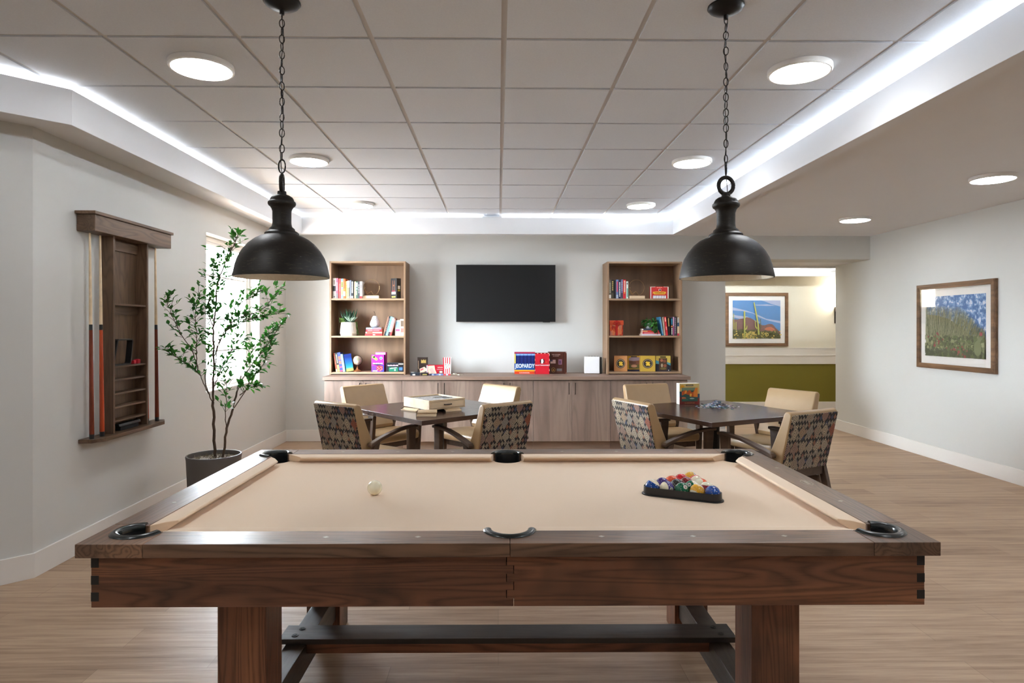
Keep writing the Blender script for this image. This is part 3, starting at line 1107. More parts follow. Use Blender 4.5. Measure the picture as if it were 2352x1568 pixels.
NUMD = {6: (-0.1 + 0.35, -0.75, 0.55), 14: (-0.55, -0.6, 0.6), 12: (0.35, -0.85, 0.05), 1: (0.55, -0.35, 0.75)}
for i, row in enumerate(ROWS):
    for j, (num, cc_, stp, ax, lb) in enumerate(row):
        u_ = (j - (len(row) - 1) / 2) * 2 * BR * 1.001
        w_ = row0 + i * 2 * BR * 0.867
        ball(num, mx_ + dvx * u_ + nvx * w_, my_ + dvy * u_ + nvy * w_, BC[cc_], stp, ax, lb, NUMD.get(num, (0.2, 0.5, -0.3)), num in NUMD)


def rounded_tri(off, r, n=8):
    """offset triangle around the balls in local u,w"""
    h = 4 * 2 * BR * 0.867
    C = [(-4 * BR, row0), (4 * BR, row0), (0, row0 + h)]
    pts = []
    for k_, (cx, cy) in enumerate(C):
        a0 = (PI + PI / 6 + 0, 1.5 * PI, PI / 6)[k_]
        a0 = [PI * 5 / 6, -PI / 2, PI / 6][k_]
        for i in range(n + 1):
            a = a0 + (2 * PI / 3) * i / n
            pts.append((cx + r * math.cos(a), cy + r * math.sin(a)))
    return pts


rk = thing('ball_rack', 'black plastic triangle rack holding the pool balls on the cloth', 'ball rack', (mx_, my_, ZB + 0.0004), ra)
mb = MB()
secs = []
for (r, z) in ((BR + 0.0012, 0.0), (BR + 0.0012, 0.030), (BR + 0.0055, 0.032), (BR + 0.0065, 0.0045), (BR + 0.013, 0.0035), (BR + 0.013, 0.0)):
    secs.append([(x, y, z) for x, y in rounded_tri(0, r)])
mb.rings(secs, close=True)
part('frame', mb, M['black'], rk, smooth=True)

# ------------------------------------------------------------------ cue rack on the left wall
CR = thing('cue_rack', 'dark wood wall cue rack with cornice, ledge and small shelves', 'cue rack', (XL, 0, 0))
mb = MB()
mb.box(0.001, 0.118, 4.065, 5.0, 2.03, 2.135)
part('cornice', mb, M['rack_y'], CR, bevel=0.003)
part('cornice_cap', MB().box(0.001, 0.130, 4.045, 5.015, 2.135, 2.155), M['rack_y'], CR, bevel=0.003)
part('ledge', MB().prism([(0.001, 4.08), (0.085, 4.08), (0.130, 4.16), (0.130, 4.88), (0.085, 4.965), (0.001, 4.965)], 0.69, 0.715), M['rack_y'], CR, bevel=0.003)
for ya in (4.305, 4.712):
    part('side_panel', MB().box(0.001, 0.088, ya, ya + 0.02, 0.715, 2.03), M['rack_z'], CR, bevel=0.0015)
part('back_panel', MB().box(0.001, 0.010, 4.325, 4.712, 0.715, 2.03), M['rack_z'], CR)
part('back_rail', MB().box(0.010, 0.022, 4.325, 4.712, 1.95, 2.015), M['rack_y'], CR, bevel=0.001)
part('back_rail', MB().box(0.010, 0.022, 4.325, 4.712, 1.51, 1.575), M['rack_y'], CR, bevel=0.001)
for z in (1.583, 1.162, 1.072, 0.980, 0.888, 0.795):
    part('shelf', MB().box(0.010, 0.080, 4.325, 4.712, z - 0.012, z), M['rack_y'], CR, bevel=0.001)


def cue(y, xo, butt, label, lean=0.0):
    t = thing('pool_cue', label, 'pool cue', (XL + xo, y, 0.716))
    t.rotation_euler = (0, -0.010, 0)
    z1_, z2_, z3_, z4_ = 0.03, 0.69, 0.725, 1.312
    part('bumper', MB().lathe([(0.0, 0), (0.0145, 0.0), (0.0148, z1_), (0.0, z1_)], n=16), M['black'], t, smooth=True)
    part('butt', MB().lathe([(0.0146, z1_), (0.0105, z2_)], n=16), butt, t, smooth=True)
    part('joint', MB().lathe([(0.0108, z2_), (0.0102, z3_)], n=16), M['black'], t, smooth=True)
    part('shaft', MB().lathe([(0.0100, z3_), (0.0062, z4_ - 0.008)], n=16), M['lightwood'], t, smooth=True)
    return t


M['butt_brown'] = wood('cue_butt_brown', lin(92, 38, 24), lin(120, 52, 32), lin(138, 62, 38), axis='z', stretch=9, scale=20, lines=4, rough=0.2, bump=0.02, linec=0.8)
M['butt_orange'] = wood('cue_butt_orange', lin(160, 62, 32), lin(186, 76, 40), lin(204, 92, 50), axis='z', stretch=9, scale=20, lines=4, rough=0.2, bump=0.02, linec=0.85)
cue(4.10, 0.075, M['butt_brown'], 'pool cue with reddish brown butt, leftmost in the wall rack')
cue(4.205, 0.075, M['butt_orange'], 'pool cue with bright orange red butt, against the left side panel of the rack')
cue(4.875, 0.075, M['butt_brown'], 'pool cue with dark brown butt, standing right of the rack side panel')
cue(4.79, 0.045, M['butt_orange'], 'orange pool cue almost hidden behind the right side panel of the rack')

# small trapezoid ball rack, chalks and brush in the cue rack
dr = thing('ball_rack', 'small black trapezoid ball rack standing on the cue rack shelf', 'ball rack', (XL + 0.035, 4.33, 1.1625))
mb = MB()
out = [(0.0, 0.012), (0.012, 0.0), (0.195, 0.0), (0.21, 0.012), (0.236, 0.165), (0.225, 0.18), (0.06, 0.18), (0.045, 0.17)]
inn = [(0.012, 0.018), (0.018, 0.010), (0.190, 0.010), (0.199, 0.018), (0.223, 0.160), (0.218, 0.170), (0.066, 0.170), (0.056, 0.163)]
mb.rings([[(0.0, y, z) for y, z in out], [(0.04, y, z) for y, z in out], [(0.04, y, z) for y, z in inn], [(0.0, y, z) for y, z in inn]], close=True)
part('frame', mb, M['black'], dr, bevel=0.001)
M['red'] = plain('red_paper', lin(206, 36, 52), 0.4)
for yc, s_, lb in ((4.618, 0.024, 'red chalk cube beside the small ball rack'), (4.665, 0.03, 'larger red chalk holder at the right end of the cue rack shelf')):
    t = thing('cue_chalk', lb, 'chalk', (XL + 0.045, yc, 1.1625))
    part('cube', MB().box(-s_ / 2, s_ / 2, -s_ / 2, s_ / 2, 0, s_), M['red'], t, bevel=0.002)
    part('chalk_top', MB().lathe([(0.0, s_ + 0.0002), (s_ * 0.35, s_ + 0.0002), (s_ * 0.3, s_ + 0.002), (0, s_ + 0.002)], n=12), col(200, 60, 90, 0.9), t)
t = thing('table_brush', 'black pool table brush lying on the cue rack ledge', 'brush', (XL + 0.05, 4.53, 0.7165))
part('bristles', MB().box(-0.018, 0.018, -0.11, 0.11, 0.0, 0.028), col(20, 20, 20, 0.95, grain=0.4), t)
part('handle', MB().prism([(-0.024, 0.028), (0.024, 0.028), (0.018, 0.045), (-0.018, 0.045)], -0.13, 0.13, 'y'), M['black'], t, bevel=0.003)

# ------------------------------------------------------------------ potted tree
POT = (-2.150, 4.88)
pt = thing('potted_tree', 'slender leafy tree in a dark grey round planter beside the window', 'potted plant', (POT[0], POT[1], 0))
part('planter', MB().lathe([(0.0, 0.0), (0.165, 0.0), (0.173, 0.02), (0.192, 0.43), (0.196, 0.455), (0.193, 0.462), (0.185, 0.462), (0.181, 0.452), (0.180, 0.42), (0.0, 0.42)], n=56), M['planter'], pt, smooth=True)
so = MB()
rnd = random.Random(5)
so.lathe([(0.0, 0.432), (0.10, 0.434), (0.175, 0.428), (0.179, 0.421)], n=32, cap=False)
for i in range(90):
    a, r = rnd.uniform(0, 2 * PI), 0.155 * math.sqrt(rnd.random())
    x, y = r * math.cos(a), r * math.sin(a)
    p = [(x, y, 0.43)]
    for j in range(4):
        p.append((p[-1][0] + rnd.uniform(-0.012, 0.012), p[-1][1] + rnd.uniform(-0.012, 0.012), 0.435 + rnd.uniform(0, 0.018)))
    so.tube(p, 0.0016, 4)
part('moss', so, M['soil'], pt)
BRN = {'trunk1': [(-2.141, 0.42), (-2.148, 0.601), (-2.158, 0.856)],
 'main': [(-2.158, 0.856), (-2.154, 1.034), (-2.153, 1.212), (-2.154, 1.416), (-2.135, 1.581), (-2.122, 1.76), (-2.059, 1.925), (-2.008, 2.027), (-1.971, 2.116)],
 'la': [(-2.158, 0.856), (-2.217, 0.983), (-2.255, 1.085), (-2.35, 1.162), (-2.476, 1.244)],
 'lb': [(-2.255, 1.085), (-2.271, 1.212), (-2.276, 1.365), (-2.286, 1.518), (-2.268, 1.67)],
 'lc': [(-2.271, 1.123), (-2.324, 1.263), (-2.4, 1.365), (-2.469, 1.518), (-2.513, 1.619)],
 'ld': [(-2.185, 0.907), (-2.223, 1.034), (-2.198, 1.187), (-2.211, 1.365), (-2.198, 1.543)],
 'ra': [(-2.15, 0.971), (-2.097, 1.098), (-2.021, 1.238), (-1.933, 1.34)],
 'rb': [(-2.141, 1.06), (-2.122, 1.289), (-2.034, 1.429), (-1.958, 1.594), (-1.857, 1.658), (-1.819, 1.69)],
 'rc': [(-2.153, 1.187), (-2.059, 1.391), (-1.933, 1.492), (-1.755, 1.556), (-1.635, 1.69)],
 'rd': [(-2.059, 1.391), (-1.907, 1.467), (-1.781, 1.505), (-1.667, 1.524)],
 'trunk2': [(-2.084, 0.42), (-2.059, 0.627), (-2.008, 0.805)],
 'sa': [(-2.008, 0.805), (-1.958, 1.008), (-1.857, 1.174), (-1.781, 1.289), (-1.679, 1.441)],
 'sb': [(-2.008, 0.805), (-1.99, 0.958), (-1.933, 1.161), (-1.857, 1.301), (-1.768, 1.39)],
 'sc': [(-2.008, 0.805), (-1.933, 0.919), (-1.882, 1.034), (-1.806, 1.123), (-1.743, 1.289)],
 'sd': [(-2.059, 0.627), (-2.046, 0.754), (-2.021, 0.97), (-2.034, 1.136)],
 'se': [(-1.958, 0.907), (-1.895, 0.957), (-1.838, 0.976)],
 'top2': [(-2.154, 1.416), (-2.198, 1.569), (-2.173, 1.76), (-2.154, 1.95)]}
br = MB()
lf = MB()
rnd = random.Random(21)


def leaf(p, d, s):
    d = d.normalized()
    side = d.cross(Vector((rnd.uniform(-.5, .5), rnd.uniform(-.5, .5), 1))).normalized()
    up = side.cross(d).normalized()
    fold = rnd.uniform(0.15, 0.4)
    c0 = p
    c1 = p + d * s * 0.35
    c2 = p + d * s * 0.7 - up * s * 0.05
    c3 = p + d * s - up * s * 0.14
    w1, w2 = s * 0.27, s * 0.20
    V = [lf.bm.verts.new(v) for v in (c0, c1, c2, c3, c1 + side * w1 + up * w1 * fold, c2 + side * w2 + up * w2 * fold, c1 - side * w1 + up * w1 * fold, c2 - side * w2 + up * w2 * fold)]
    for f_ in ((0, 4, 1), (1, 4, 5, 2), (2, 5, 3), (0, 1, 6), (1, 2, 7, 6), (2, 3, 7)):
        lf.bm.faces.new([V[i] for i in f_])


depth = {}
for nm, pl in BRN.items():
    thick = 0.0115 if nm == 'trunk1' else 0.0095 if nm == 'trunk2' else 0.0085 if nm == 'main' else 0.0042
    P3 = []
    rr_ = rnd.uniform(-0.16, 0.16) if nm not in ('trunk1', 'main', 'trunk2') else 0.0
    for i, (x, z) in enumerate(pl):
        key = (x, z)
        y = depth.get(key, 0.0) + 0.0 if i == 0 and key in depth else depth.get((pl[0][0], pl[0][1]), 0.0) + rr_ * i / (len(pl) - 1)
        depth[key] = y
        P3.append(Vector((x - POT[0], y, z)))
    # smooth resample
    Q = []
    for i in range(len(P3) - 1):
        p0 = P3[max(i - 1, 0)]; p1 = P3[i]; p2 = P3[i + 1]; p3 = P3[min(i + 2, len(P3) - 1)]
        for k_ in range(6):
            t_ = k_ / 6
            Q.append(0.5 * ((2 * p1) + (-p0 + p2) * t_ + (2 * p0 - 5 * p1 + 4 * p2 - p3) * t_ ** 2 + (-p0 + 3 * p1 - 3 * p2 + p3) * t_ ** 3) + Vector((rnd.uniform(-.004, .004), rnd.uniform(-.004, .004), 0)))
    Q.append(P3[-1])
    e = 0.85 if nm.startswith('trunk') else 0.3
    br.tube(Q, [thick * (1 - (1 - e) * i / (len(Q) - 1)) for i in range(len(Q))], 7)
    if nm.startswith('trunk'):
        continue
    # extra thin twigs and leaves
    n = len(Q)
    i0 = int(n * (0.40 if nm in ('main', 'sa', 'sb', 'sc', 'la', 'ld', 'sd', 'lc') else 0.25))
    for i in range(i0, n):
        p = Q[i]
        d = (Q[min(i + 1, n - 1)] - Q[max(i - 1, 0)]).normalized()
        for rep in range(3):
            if rnd.random() < 0.8:
                a = rnd.uniform(0, 2 * PI)
                out_ = (d * rnd.uniform(0.3, 1.1) + Vector((math.cos(a), math.sin(a) * 0.9, rnd.uniform(-0.3, 0.7)))).normalized()
                L = rnd.uniform(0.02, 0.11)
                tip = p + out_ * L
                br.tube([p, (p + tip) / 2 + Vector((0, 0, 0.004)), tip], [0.0016, 0.0013, 0.001], 4)
                for q_ in range(rnd.choice((2, 2, 3))):
                    b_ = p.lerp(tip, rnd.uniform(0.5, 1.0))
                    ld_ = (out_ + Vector((rnd.uniform(-1, 1), rnd.uniform(-1, 1), rnd.uniform(-0.6, 0.8)))).normalized()
                    leaf(b_, ld_, rnd.uniform(0.032, 0.056))
        if rnd.random() < 0.5:
            leaf(p, (d + Vector((rnd.uniform(-1, 1), rnd.uniform(-1, 1), rnd.uniform(-0.3, 0.8)))), rnd.uniform(0.028, 0.045))
XMIN = XL + 0.11 - POT[0]
for m_ in (br, lf):
    for v in m_.bm.verts:
        if v.co.x < XMIN:
            v.co.x = XMIN + (v.co.x - XMIN) * 0.05
part('branches', br, M['bark'], pt, smooth=True)
part('leaves', lf, M['leaf'], pt)

# ------------------------------------------------------------------ base cabinets, counter, bookcases
CYF = 7.385                    # door faces
ZCT = 0.851
UX = [-2.0, -1.107, -0.203, 0.402, 1.300, 2.193]
ulab = ['grey brown base cabinet at the left end, below the left bookcase', 'grey brown base cabinet behind the left game table', 'narrow grey brown base cabinet below the television', 'grey brown base cabinet with full doors visible right of the television', 'grey brown base cabinet at the right end, below the right bookcase']
for i in range(5):
    a, b = UX[i], UX[i + 1]
    t = thing('base_cabinet', ulab[i], 'cabinet', ((a + b) / 2, CYF + 0.02, 0), 0, 'run of base cabinets along the back wall')
    hw = (b - a) / 2 - 0.0012
    part('body', MB().box(-hw, hw, 0.0, 0.59, 0.1, 0.811), M['cab_z'], t)
    part('toe_kick', MB().box(-hw, hw, 0.05, 0.07, 0.0, 0.1), M['cab_x'], t)
    for s in (-1, 1):
        x0_, x1_ = sorted((s * 0.0015, s * (hw - 0.0005)))
        d = part('door', MB().box(x0_, x1_, -0.02, -0.001, 0.102, 0.802), M['cab_z'], t, bevel=0.001, seg=1)
        hx = s * 0.036
        h = MB()
        h.tube([(hx, -0.02, 0.776), (hx, -0.046, 0.776), (hx, -0.05, 0.772), (hx, -0.05, 0.652), (hx, -0.046, 0.648), (hx, -0.02, 0.648)], 0.0042, 8)
        part('handle', h, M['bronze'], d, smooth=True)
ct = thing('countertop', 'long grey brown laminate countertop over the base cabinets', 'countertop')
part('slab', MB().box(-2.012, 2.222, 7.36, YB - 0.001, 0.8115, ZCT), M['cab_x'], ct, bevel=0.002)


def bookcase(xa, xb, label):
    t = thing('bookcase', label, 'bookcase', ((xa + xb) / 2, 7.67, ZCT), 0, 'matching open bookcases')
    w = (xb - xa) / 2
    D = YB - 7.67 - 0.001
    H = 2.206 - ZCT
    th = 0.021
    for s in (-1, 1):
        x0_, x1_ = sorted((s * w, s * (w - th)))
        part('side_panel', MB().box(x0_, x1_, 0, D, 0.0005, H), M['case_z'], t, bevel=0.0008, seg=1)
    part('top_panel', MB().box(-w + th, w - th, 0, D, H - th, H), M['case_x'], t, bevel=0.0008, seg=1)
    part('back_panel', MB().box(-w + th, w - th, D - 0.012, D, 0.0005, H - th), M['case_z'], t)
    for z in (0.0315, 1.316 - ZCT, 1.763 - ZCT):
        part('shelf', MB().box(-w + th, w - th, 0.004, D - 0.012, max(z - 0.022, 0.0005), z), M['case_x'], t, bevel=0.0008, seg=1)
    return t


bookcase(-2.013, -1.109, 'open wooden bookcase with three shelves left of the television')
bookcase(1.309, 2.213, 'open wooden bookcase with three shelves right of the television')
SZ = (ZCT + 0.032, 1.3165, 1.7635)      # bottom, middle, top shelf surfaces

# television
tv = thing('television', 'flat black wall mounted television between the bookcases', 'television', (0.094, YB, 1.838))
_tm = NT('tv_screen')
_tm.set(Base_Color=_tm.mix(_tm.noise(_tm.co(), 4, 2), lin(7, 7, 8), lin(9, 9, 10)), Roughness=0.50)
_tm.b.inputs['Specular IOR Level'].default_value = 0.4
part('bracket', MB().box(-0.2, 0.2, -0.04, -0.001, -0.15, 0.15), M['blackmetal'], tv)
part('casing', MB().box(-0.617, 0.617, -0.075, -0.04, -0.354, 0.354), M['black'], tv, bevel=0.003)
part('screen', MB().box(-0.609, 0.609, -0.0765, -0.0755, -0.344, 0.346), _tm.m, tv)
part('sensor', MB().box(0.46, 0.55, -0.07, -0.05, -0.360, -0.354), M['black'], tv, bevel=0.002)

# ------------------------------------------------------------------ books
PAGE = plain('book_pages', lin(222, 212, 192), 0.9, grain=0.08)


def book(x, y, z, w, h, d, c, label, marks=(), group=None, ry=0.0, rz=0.0, flat=False, cover2=None):
    """upright book: x = left side of its spine, y = spine plane, spine faces -Y"""
    mb = MB()
    b = 0.0025
    mb.box(0, w, 0, b, 0, h)
    mb.box(0, b, b, d, 0, h)
    mb.box(w - b, w, b, d, 0, h)
    mb.box(b, w - b, b, d - 0.004, 0.003, h - 0.003, 1)
    mats = [col(*c, 0.4), PAGE]
    for (za, zb, xa, xb, mc) in marks:
        m_ = col(*mc, 0.4)
        if m_ not in mats:
            mats.append(m_)
        mb.box(w * xa, w * xb, -0.0006, 0.0, h * za, h * zb, mats.index(m_))
    o = part('book', mb, mats)
    o.location = (x, y, z + (w * math.sin(ry) if ry > 0 else 0))
    if flat:
        o.rotation_euler = (0, PI / 2, rz)
    else:
        o.rotation_euler = (0, ry, rz)
    setp(o, label, 'book', group)
    return o


def title(mc, a=0.3, b=0.85, n=6, xa=0.3, xb=0.75):
    r = []
    s = (b - a) / n
    for i in range(n):
        r.append((a + s * i + s * 0.12, a + s * (i + 1) - s * 0.1, xa, xb, mc))
    return r


WT = (238, 236, 228)
G1 = 'books on the top shelf of the left bookcase'
X = -1.986
BT = [
    (.037, .243, (232, 226, 218), [(0.36, 0.62, 0.03, 0.97, (60, 58, 60)), (0.05, 0.12, 0.3, 0.7, (120, 118, 116))] + title((150, 120, 110), .68, .9, 4), 'wide white book with a dark photo band, leftmost on the top left shelf'),
    (.024, .243, (190, 84, 108), title(WT, .4, .8, 6) + [(0, .25, .05, .95, (120, 116, 118))], 'pink spined book with white title, second on the top left shelf'),
    (.006, .243, (120, 16, 24), [], 'thin dark crimson book between the pink and the red spines'),
    (.026, .238, (216, 62, 58), title((232, 110, 96), .35, .75, 5), 'bright red book on the top left shelf'),
    (.027, .238, (112, 152, 176), [(.55, .86, .1, .9, (206, 216, 96)), (.18, .48, .1, .9, (196, 210, 88))] + title((90, 120, 60), .58, .82, 3), 'blue book with two lime green panels on the spine'),
    (.025, .236, (222, 92, 36), [(.12, .36, .0, 1., (205, 196, 190)), (.4, .5, .2, .8, (232, 130, 30))], 'orange book with a pale lower band on the spine'),
    (.019, .208, (232, 208, 112), title((196, 160, 60), .3, .8, 5), 'slim yellow book left of the half white spine'),
    (.026, .212, (132, 128, 104), [(.62, 1., .0, 1., (236, 240, 230)), (.03, .1, .3, .7, (240, 240, 230))], 'book with white upper half and olive lower half of the spine'),
    (.017, .22, (138, 148, 172), [(.0, .14, .0, 1., (236, 234, 240))], 'slate blue grey slim book with a white foot'),
    (.029, .214, (30, 32, 38), title(WT, .3, .95, 7, .3, .8) + [(.02, .14, .25, .85, WT)], 'black book with large white vertical title on the top left shelf'),
    (.006, .2, (60, 44, 20), [], 'thin dark strip standing for the shaded gap beside the pale yellow spine'),  # dark slab in place of the shaded gap between two books
    (.020, .204, (238, 210, 138), [], 'pale yellow plain book on the top left shelf'),
    (.022, .206, (58, 92, 76), [(.68, .92, .1, .9, (190, 214, 200)), (.5, .62, .1, .9, (130, 150, 150)), (.2, .45, .2, .6, (168, 190, 150))], 'green book with pale green panels on the spine'),
    (.023, .204, (58, 54, 60), title((140, 140, 142), .3, .85, 4), 'charcoal grey book second from the right on the top left shelf'),
    (.028, .204, (238, 234, 232), [(.0, .14, .0, 1., (206, 50, 52)), (.38, .6, .1, .9, (226, 180, 180))] + title((90, 70, 70), .62, .82, 3), 'white book with a red foot, rightmost beside the ring figurine'),
]
for w_, h_, c_, mk_, lb in BT:
    book(X, 7.715 + (0.004 if w_ > .02 else 0.012), SZ[2], w_, h_, 0.15 if h_ > .21 else .135, c_, lb, mk_, G1)
    X += w_ + 0.0012

# big black book pair turned toward the left at the right end
t = thing('book_box', 'thick black box set with a tall bronze letter H standing at the right end', 'book', (-1.222, 7.72, SZ[2]), math.radians(-38))
part('case', MB().box(-0.10, 0.0, 0.0, 0.07, 0, 0.245), M['black'], t, bevel=0.001)
lettering('H', 0.12, col(120, 74, 44), t, front(-0.052, -0.0006, 0.158), w=0.04, bold=0.01)
for q_, c_ in (((-0.085, -0.02, -0.0012, -0.0001, 0.052, 0.082), WT), ((-0.085, -0.02, -0.0012, -0.0001, 0.012, 0.030), (176, 166, 60)), ((-0.082, -0.023, -0.0012, -0.0001, 0.084, 0.100), (120, 20, 44)),
               ((0.0001, 0.0012, 0.02, 0.055, 0.115, 0.155), WT), ((0.0001, 0.0012, 0.02, 0.055, 0.088, 0.108), (176, 166, 60))):
    part('label_patch', MB().box(*q_), col(*c_), t)


def ring_figure(x, label):
    t = thing('ring_sculpture', label, 'sculpture', (x, 7.80, SZ[2]), 0, 'ring sculptures on the top shelves')
    part('base', MB().box(-0.095, 0.095, -0.04, 0.04, 0, 0.037), M['lightwood'], t, bevel=0.001)
    gd = plain('brushed_brass', lin(176, 140, 100), 0.3, 0.9)
    pts = [(0.095 * math.cos(a), 0, 0.136 + 0.098 * math.sin(a)) for a in [2 * PI * i / 48 for i in range(48)]]
    part('ring', MB().tube(pts, 0.0028, 8, close=True), gd, t, smooth=True)
    f_ = MB()
    f_.sphere((-0.082, 0, 0.133), 0.009, 12)
    f_.tube([(-0.083, 0, 0.121), (-0.080, 0, 0.105), (-0.062, 0, 0.075), (-0.052, 0, 0.062)], [0.004, 0.007, 0.006, 0.006], 8)
    f_.tube([(-0.052, 0, 0.062), (-0.030, 0.004, 0.075), (-0.006, 0.004, 0.092)], [0.006, 0.0055, 0.0045], 8)
    f_.tube([(-0.006, 0.004, 0.092), (0.010, 0.004, 0.068), (0.024, 0.004, 0.048), (0.036, 0.004, 0.050)], [0.0045, 0.004, 0.0035, 0.003], 8)
    f_.tube([(-0.079, -0.006, 0.11), (-0.055, -0.008, 0.082), (-0.045, -0.006, 0.095)], [0.003, 0.003, 0.0025], 6)
    part('figure', f_, gd, t, smooth=True)
    return t


ring_figure(-1.538, 'thin brass ring sculpture with a seated figure, in the left bookcase')
ring_figure(1.688, 'thin brass ring sculpture with a seated figure, in the right bookcase')

# ---- left bookcase, middle shelf
t = thing('potted_succulent', 'white ribbed planter of mixed succulents at the left of the middle shelf', 'potted plant', (-1.815, 7.80, SZ[1]))
pr = []
mb = MB()
for r, z in ((0.0, 0.0), (0.094, 0.0), (0.096, 0.012), (0.098, 0.024), (0.104, 0.026), (0.098, 0.09), (0.088, 0.158), (0.086, 0.162), (0.080, 0.162), (0.078, 0.145), (0.0, 0.145)):
    ring = []
    for i in range(64):
        a = 2 * PI * i / 64
        q_ = r * (1 - (0.03 if i % 2 and 0.025 < z < 0.16 else 0))
        ring.append((max(q_, 1e-5) * math.cos(a), max(q_, 1e-5) * math.sin(a), z))
    pr.append(ring)
mb.rings(pr)
part('pot', mb, plain('ribbed_ceramic', lin(214, 204, 190), 0.6, grain=0.12), t, smooth=True)
SUC = {}
rnd = random.Random(4)


def blade(mb, base, d, L, w, n=5, curl=0.3):
    d = Vector(d).normalized()
    pts = []
    rad = []
    for i in range(n + 1):
        f_ = i / n
        pts.append(Vector(base) + d * L * f_ + Vector((0, 0, curl * L * f_ * f_)))
        rad.append(max(w * math.sin(PI * (0.18 + 0.80 * f_)) * (1 - 0.2 * f_), 0.0006))
    mb.tube(pts, rad, 6)


mb = MB()
for i in range(46):
    a = rnd.uniform(0, 2 * PI)
    blade(mb, (rnd.uniform(-.05, .05), rnd.uniform(0.0, .05), 0.15), (0.55 * math.cos(a), 0.35 * math.sin(a), 1), rnd.uniform(0.08, 0.15), 0.011)
part('spiky_leaves', mb, col(28, 66, 40, 0.5), t, smooth=True)
mb = MB()
for k_ in range(22):
    a = k_ * 2.4
    l_ = 0.04 + 0.055 * k_ / 22
    blade(mb, (0.03, -0.035, 0.172), (math.cos(a), math.sin(a) * 0.8, 0.9 - 0.55 * k_ / 22), l_, 0.0085, curl=0.25)
part('rosette', mb, col(146, 168, 150, 0.5), t, smooth=True, label='pale grey green rosette succulent')
mb = MB()
for k_ in range(70):
    a = rnd.uniform(0, 2 * PI)
    blade(mb, (-0.07 + rnd.uniform(-.025, .025), -0.02 + rnd.uniform(-.03, .03), 0.155 + rnd.uniform(0, .05)), (math.cos(a), math.sin(a), 0.6), 0.018, 0.004, 3)
for k_ in range(90):
    f_ = k_ / 90
    a = rnd.uniform(0, 2 * PI)
    blade(mb, (0.093 + 0.022 * f_ + rnd.uniform(-.006, .006), -0.01 + rnd.uniform(-.012, .012), 0.165 - 0.15 * f_), (math.cos(a), math.sin(a), -0.3), 0.012, 0.004, 3)
part('trailing_leaves', mb, col(86, 120, 48, 0.5), t, smooth=True)

t = thing('pear_ornament', 'pale marbled decorative pear with thin stem standing on a stack of red books', 'ornament', (-1.497, 7.80, SZ[1] + 0.099))
_pm = NT('marbled_ceramic')
_pv = _pm.n('ShaderNodeTexVoronoi')
_pv.feature = 'DISTANCE_TO_EDGE'
_pv.inputs['Scale'].default_value = 65
_pm.lk(_pm.co(), _pv.inputs['Vector'])
_pm.set(Base_Color=_pm.ramp(_pv.outputs[0], [(0.0, lin(150, 152, 158)), (0.12, lin(222, 226, 232))]), Roughness=0.35)
part('body', MB().lathe([(0.0, 0.0), (0.03, 0.0), (0.052, 0.015), (0.060, 0.035), (0.058, 0.055), (0.048, 0.08), (0.038, 0.105), (0.030, 0.128), (0.02, 0.138), (0.0, 0.139)], n=32), _pm.m, t, smooth=True)
part('stem', MB().tube([(0.0, 0, 0.136), (0.002, 0, 0.16), (-0.003, 0, 0.18), (-0.013, 0, 0.195)], [0.0025, 0.002, 0.0022, 0.003], 6), M['bronze'], t, smooth=True)


def flatbook(xc, yc, z, L, th, d, c, label, marks=(), rz=0.0, group=None):
    mb = MB()
    b = 0.002
    mb.box(-L / 2, L / 2, 0, b, 0, th)
    mb.box(-L / 2, L / 2, b, d, 0, b)
    mb.box(-L / 2, L / 2, b, d, th - b, th)
    mb.box(-L / 2 + 0.003, L / 2 - 0.003, b, d - 0.003, b, th - b, 1)
    mats = [col(*c, 0.4), PAGE]
    for (xa, xb, mc) in marks:
        m_ = col(*mc, 0.4)
        if m_ not in mats:
            mats.append(m_)
        mb.box(-L / 2 + L * xa, -L / 2 + L * xb, -0.0006, 0, th * 0.25, th * 0.75, mats.index(m_))
    o = part('book', mb, mats)
    o.location = (xc, yc, z)
    o.rotation_euler = (0, 0, rz)
    return setp(o, label, 'book', group)


G2 = 'books on the middle shelf of the left bookcase'
zb_ = SZ[1]
for L_, th_, c_, mk_, lb, dx in (
        (.205, .0235, (206, 54, 58), [(.45, .58, WT)], 'red book with a small white label, lowest in the stack under the pear', 0.0),
        (.200, .0255, (232, 92, 72), [(.0, .08, WT), (.42, .98, (244, 190, 170))], 'salmon red book, second from below in the stack under the pear', 0.003),
        (.190, .0245, (192, 44, 56), [(.1, .42, (220, 130, 130)), (.45, .85, (220, 120, 120))], 'crimson book, third from below in the stack under the pear', 0.003),
        (.185, .0245, (120, 126, 140), [(.05, .4, (200, 206, 214)), (.5, .9, (170, 120, 120))], 'grey book directly under the pear ornament', 0.0)):
    flatbook(-1.497 + dx, 7.72, zb_, L_, th_, 0.14, c_, lb, mk_, 0.0, G2)
    zb_ += th_ + 0.0003
X = -1.388
for w_, h_, c_, mk_, lb in (
        (.010, .235, (206, 130, 104), [], 'thin salmon book leaning right, first beside the pear stack'),
        (.019, .238, (40, 48, 56), title((150, 120, 110), .2, .9, 7), 'dark leaning book beside the thin salmon one'),
        (.024, .232, (134, 196, 208), title((90, 150, 165), .2, .85, 5), 'pale teal leaning book on the middle left shelf'),
        (.021, .222, (222, 204, 218), [(.0, .2, .0, 1., (70, 50, 60))] + title((190, 120, 140), .3, .85, 6), 'pale pink and lilac leaning book'),
        (.016, .205, (206, 130, 120), [(.02, .2, .1, .9, (200, 40, 50))], 'red and white thin book leaning against the illustrated ones')):
    book(X, 7.73, SZ[1] + 0.0002, w_, h_, 0.14, c_, lb, mk_, G2, ry=math.radians(15))
    X += (w_ + 0.0016) / math.cos(math.radians(15))
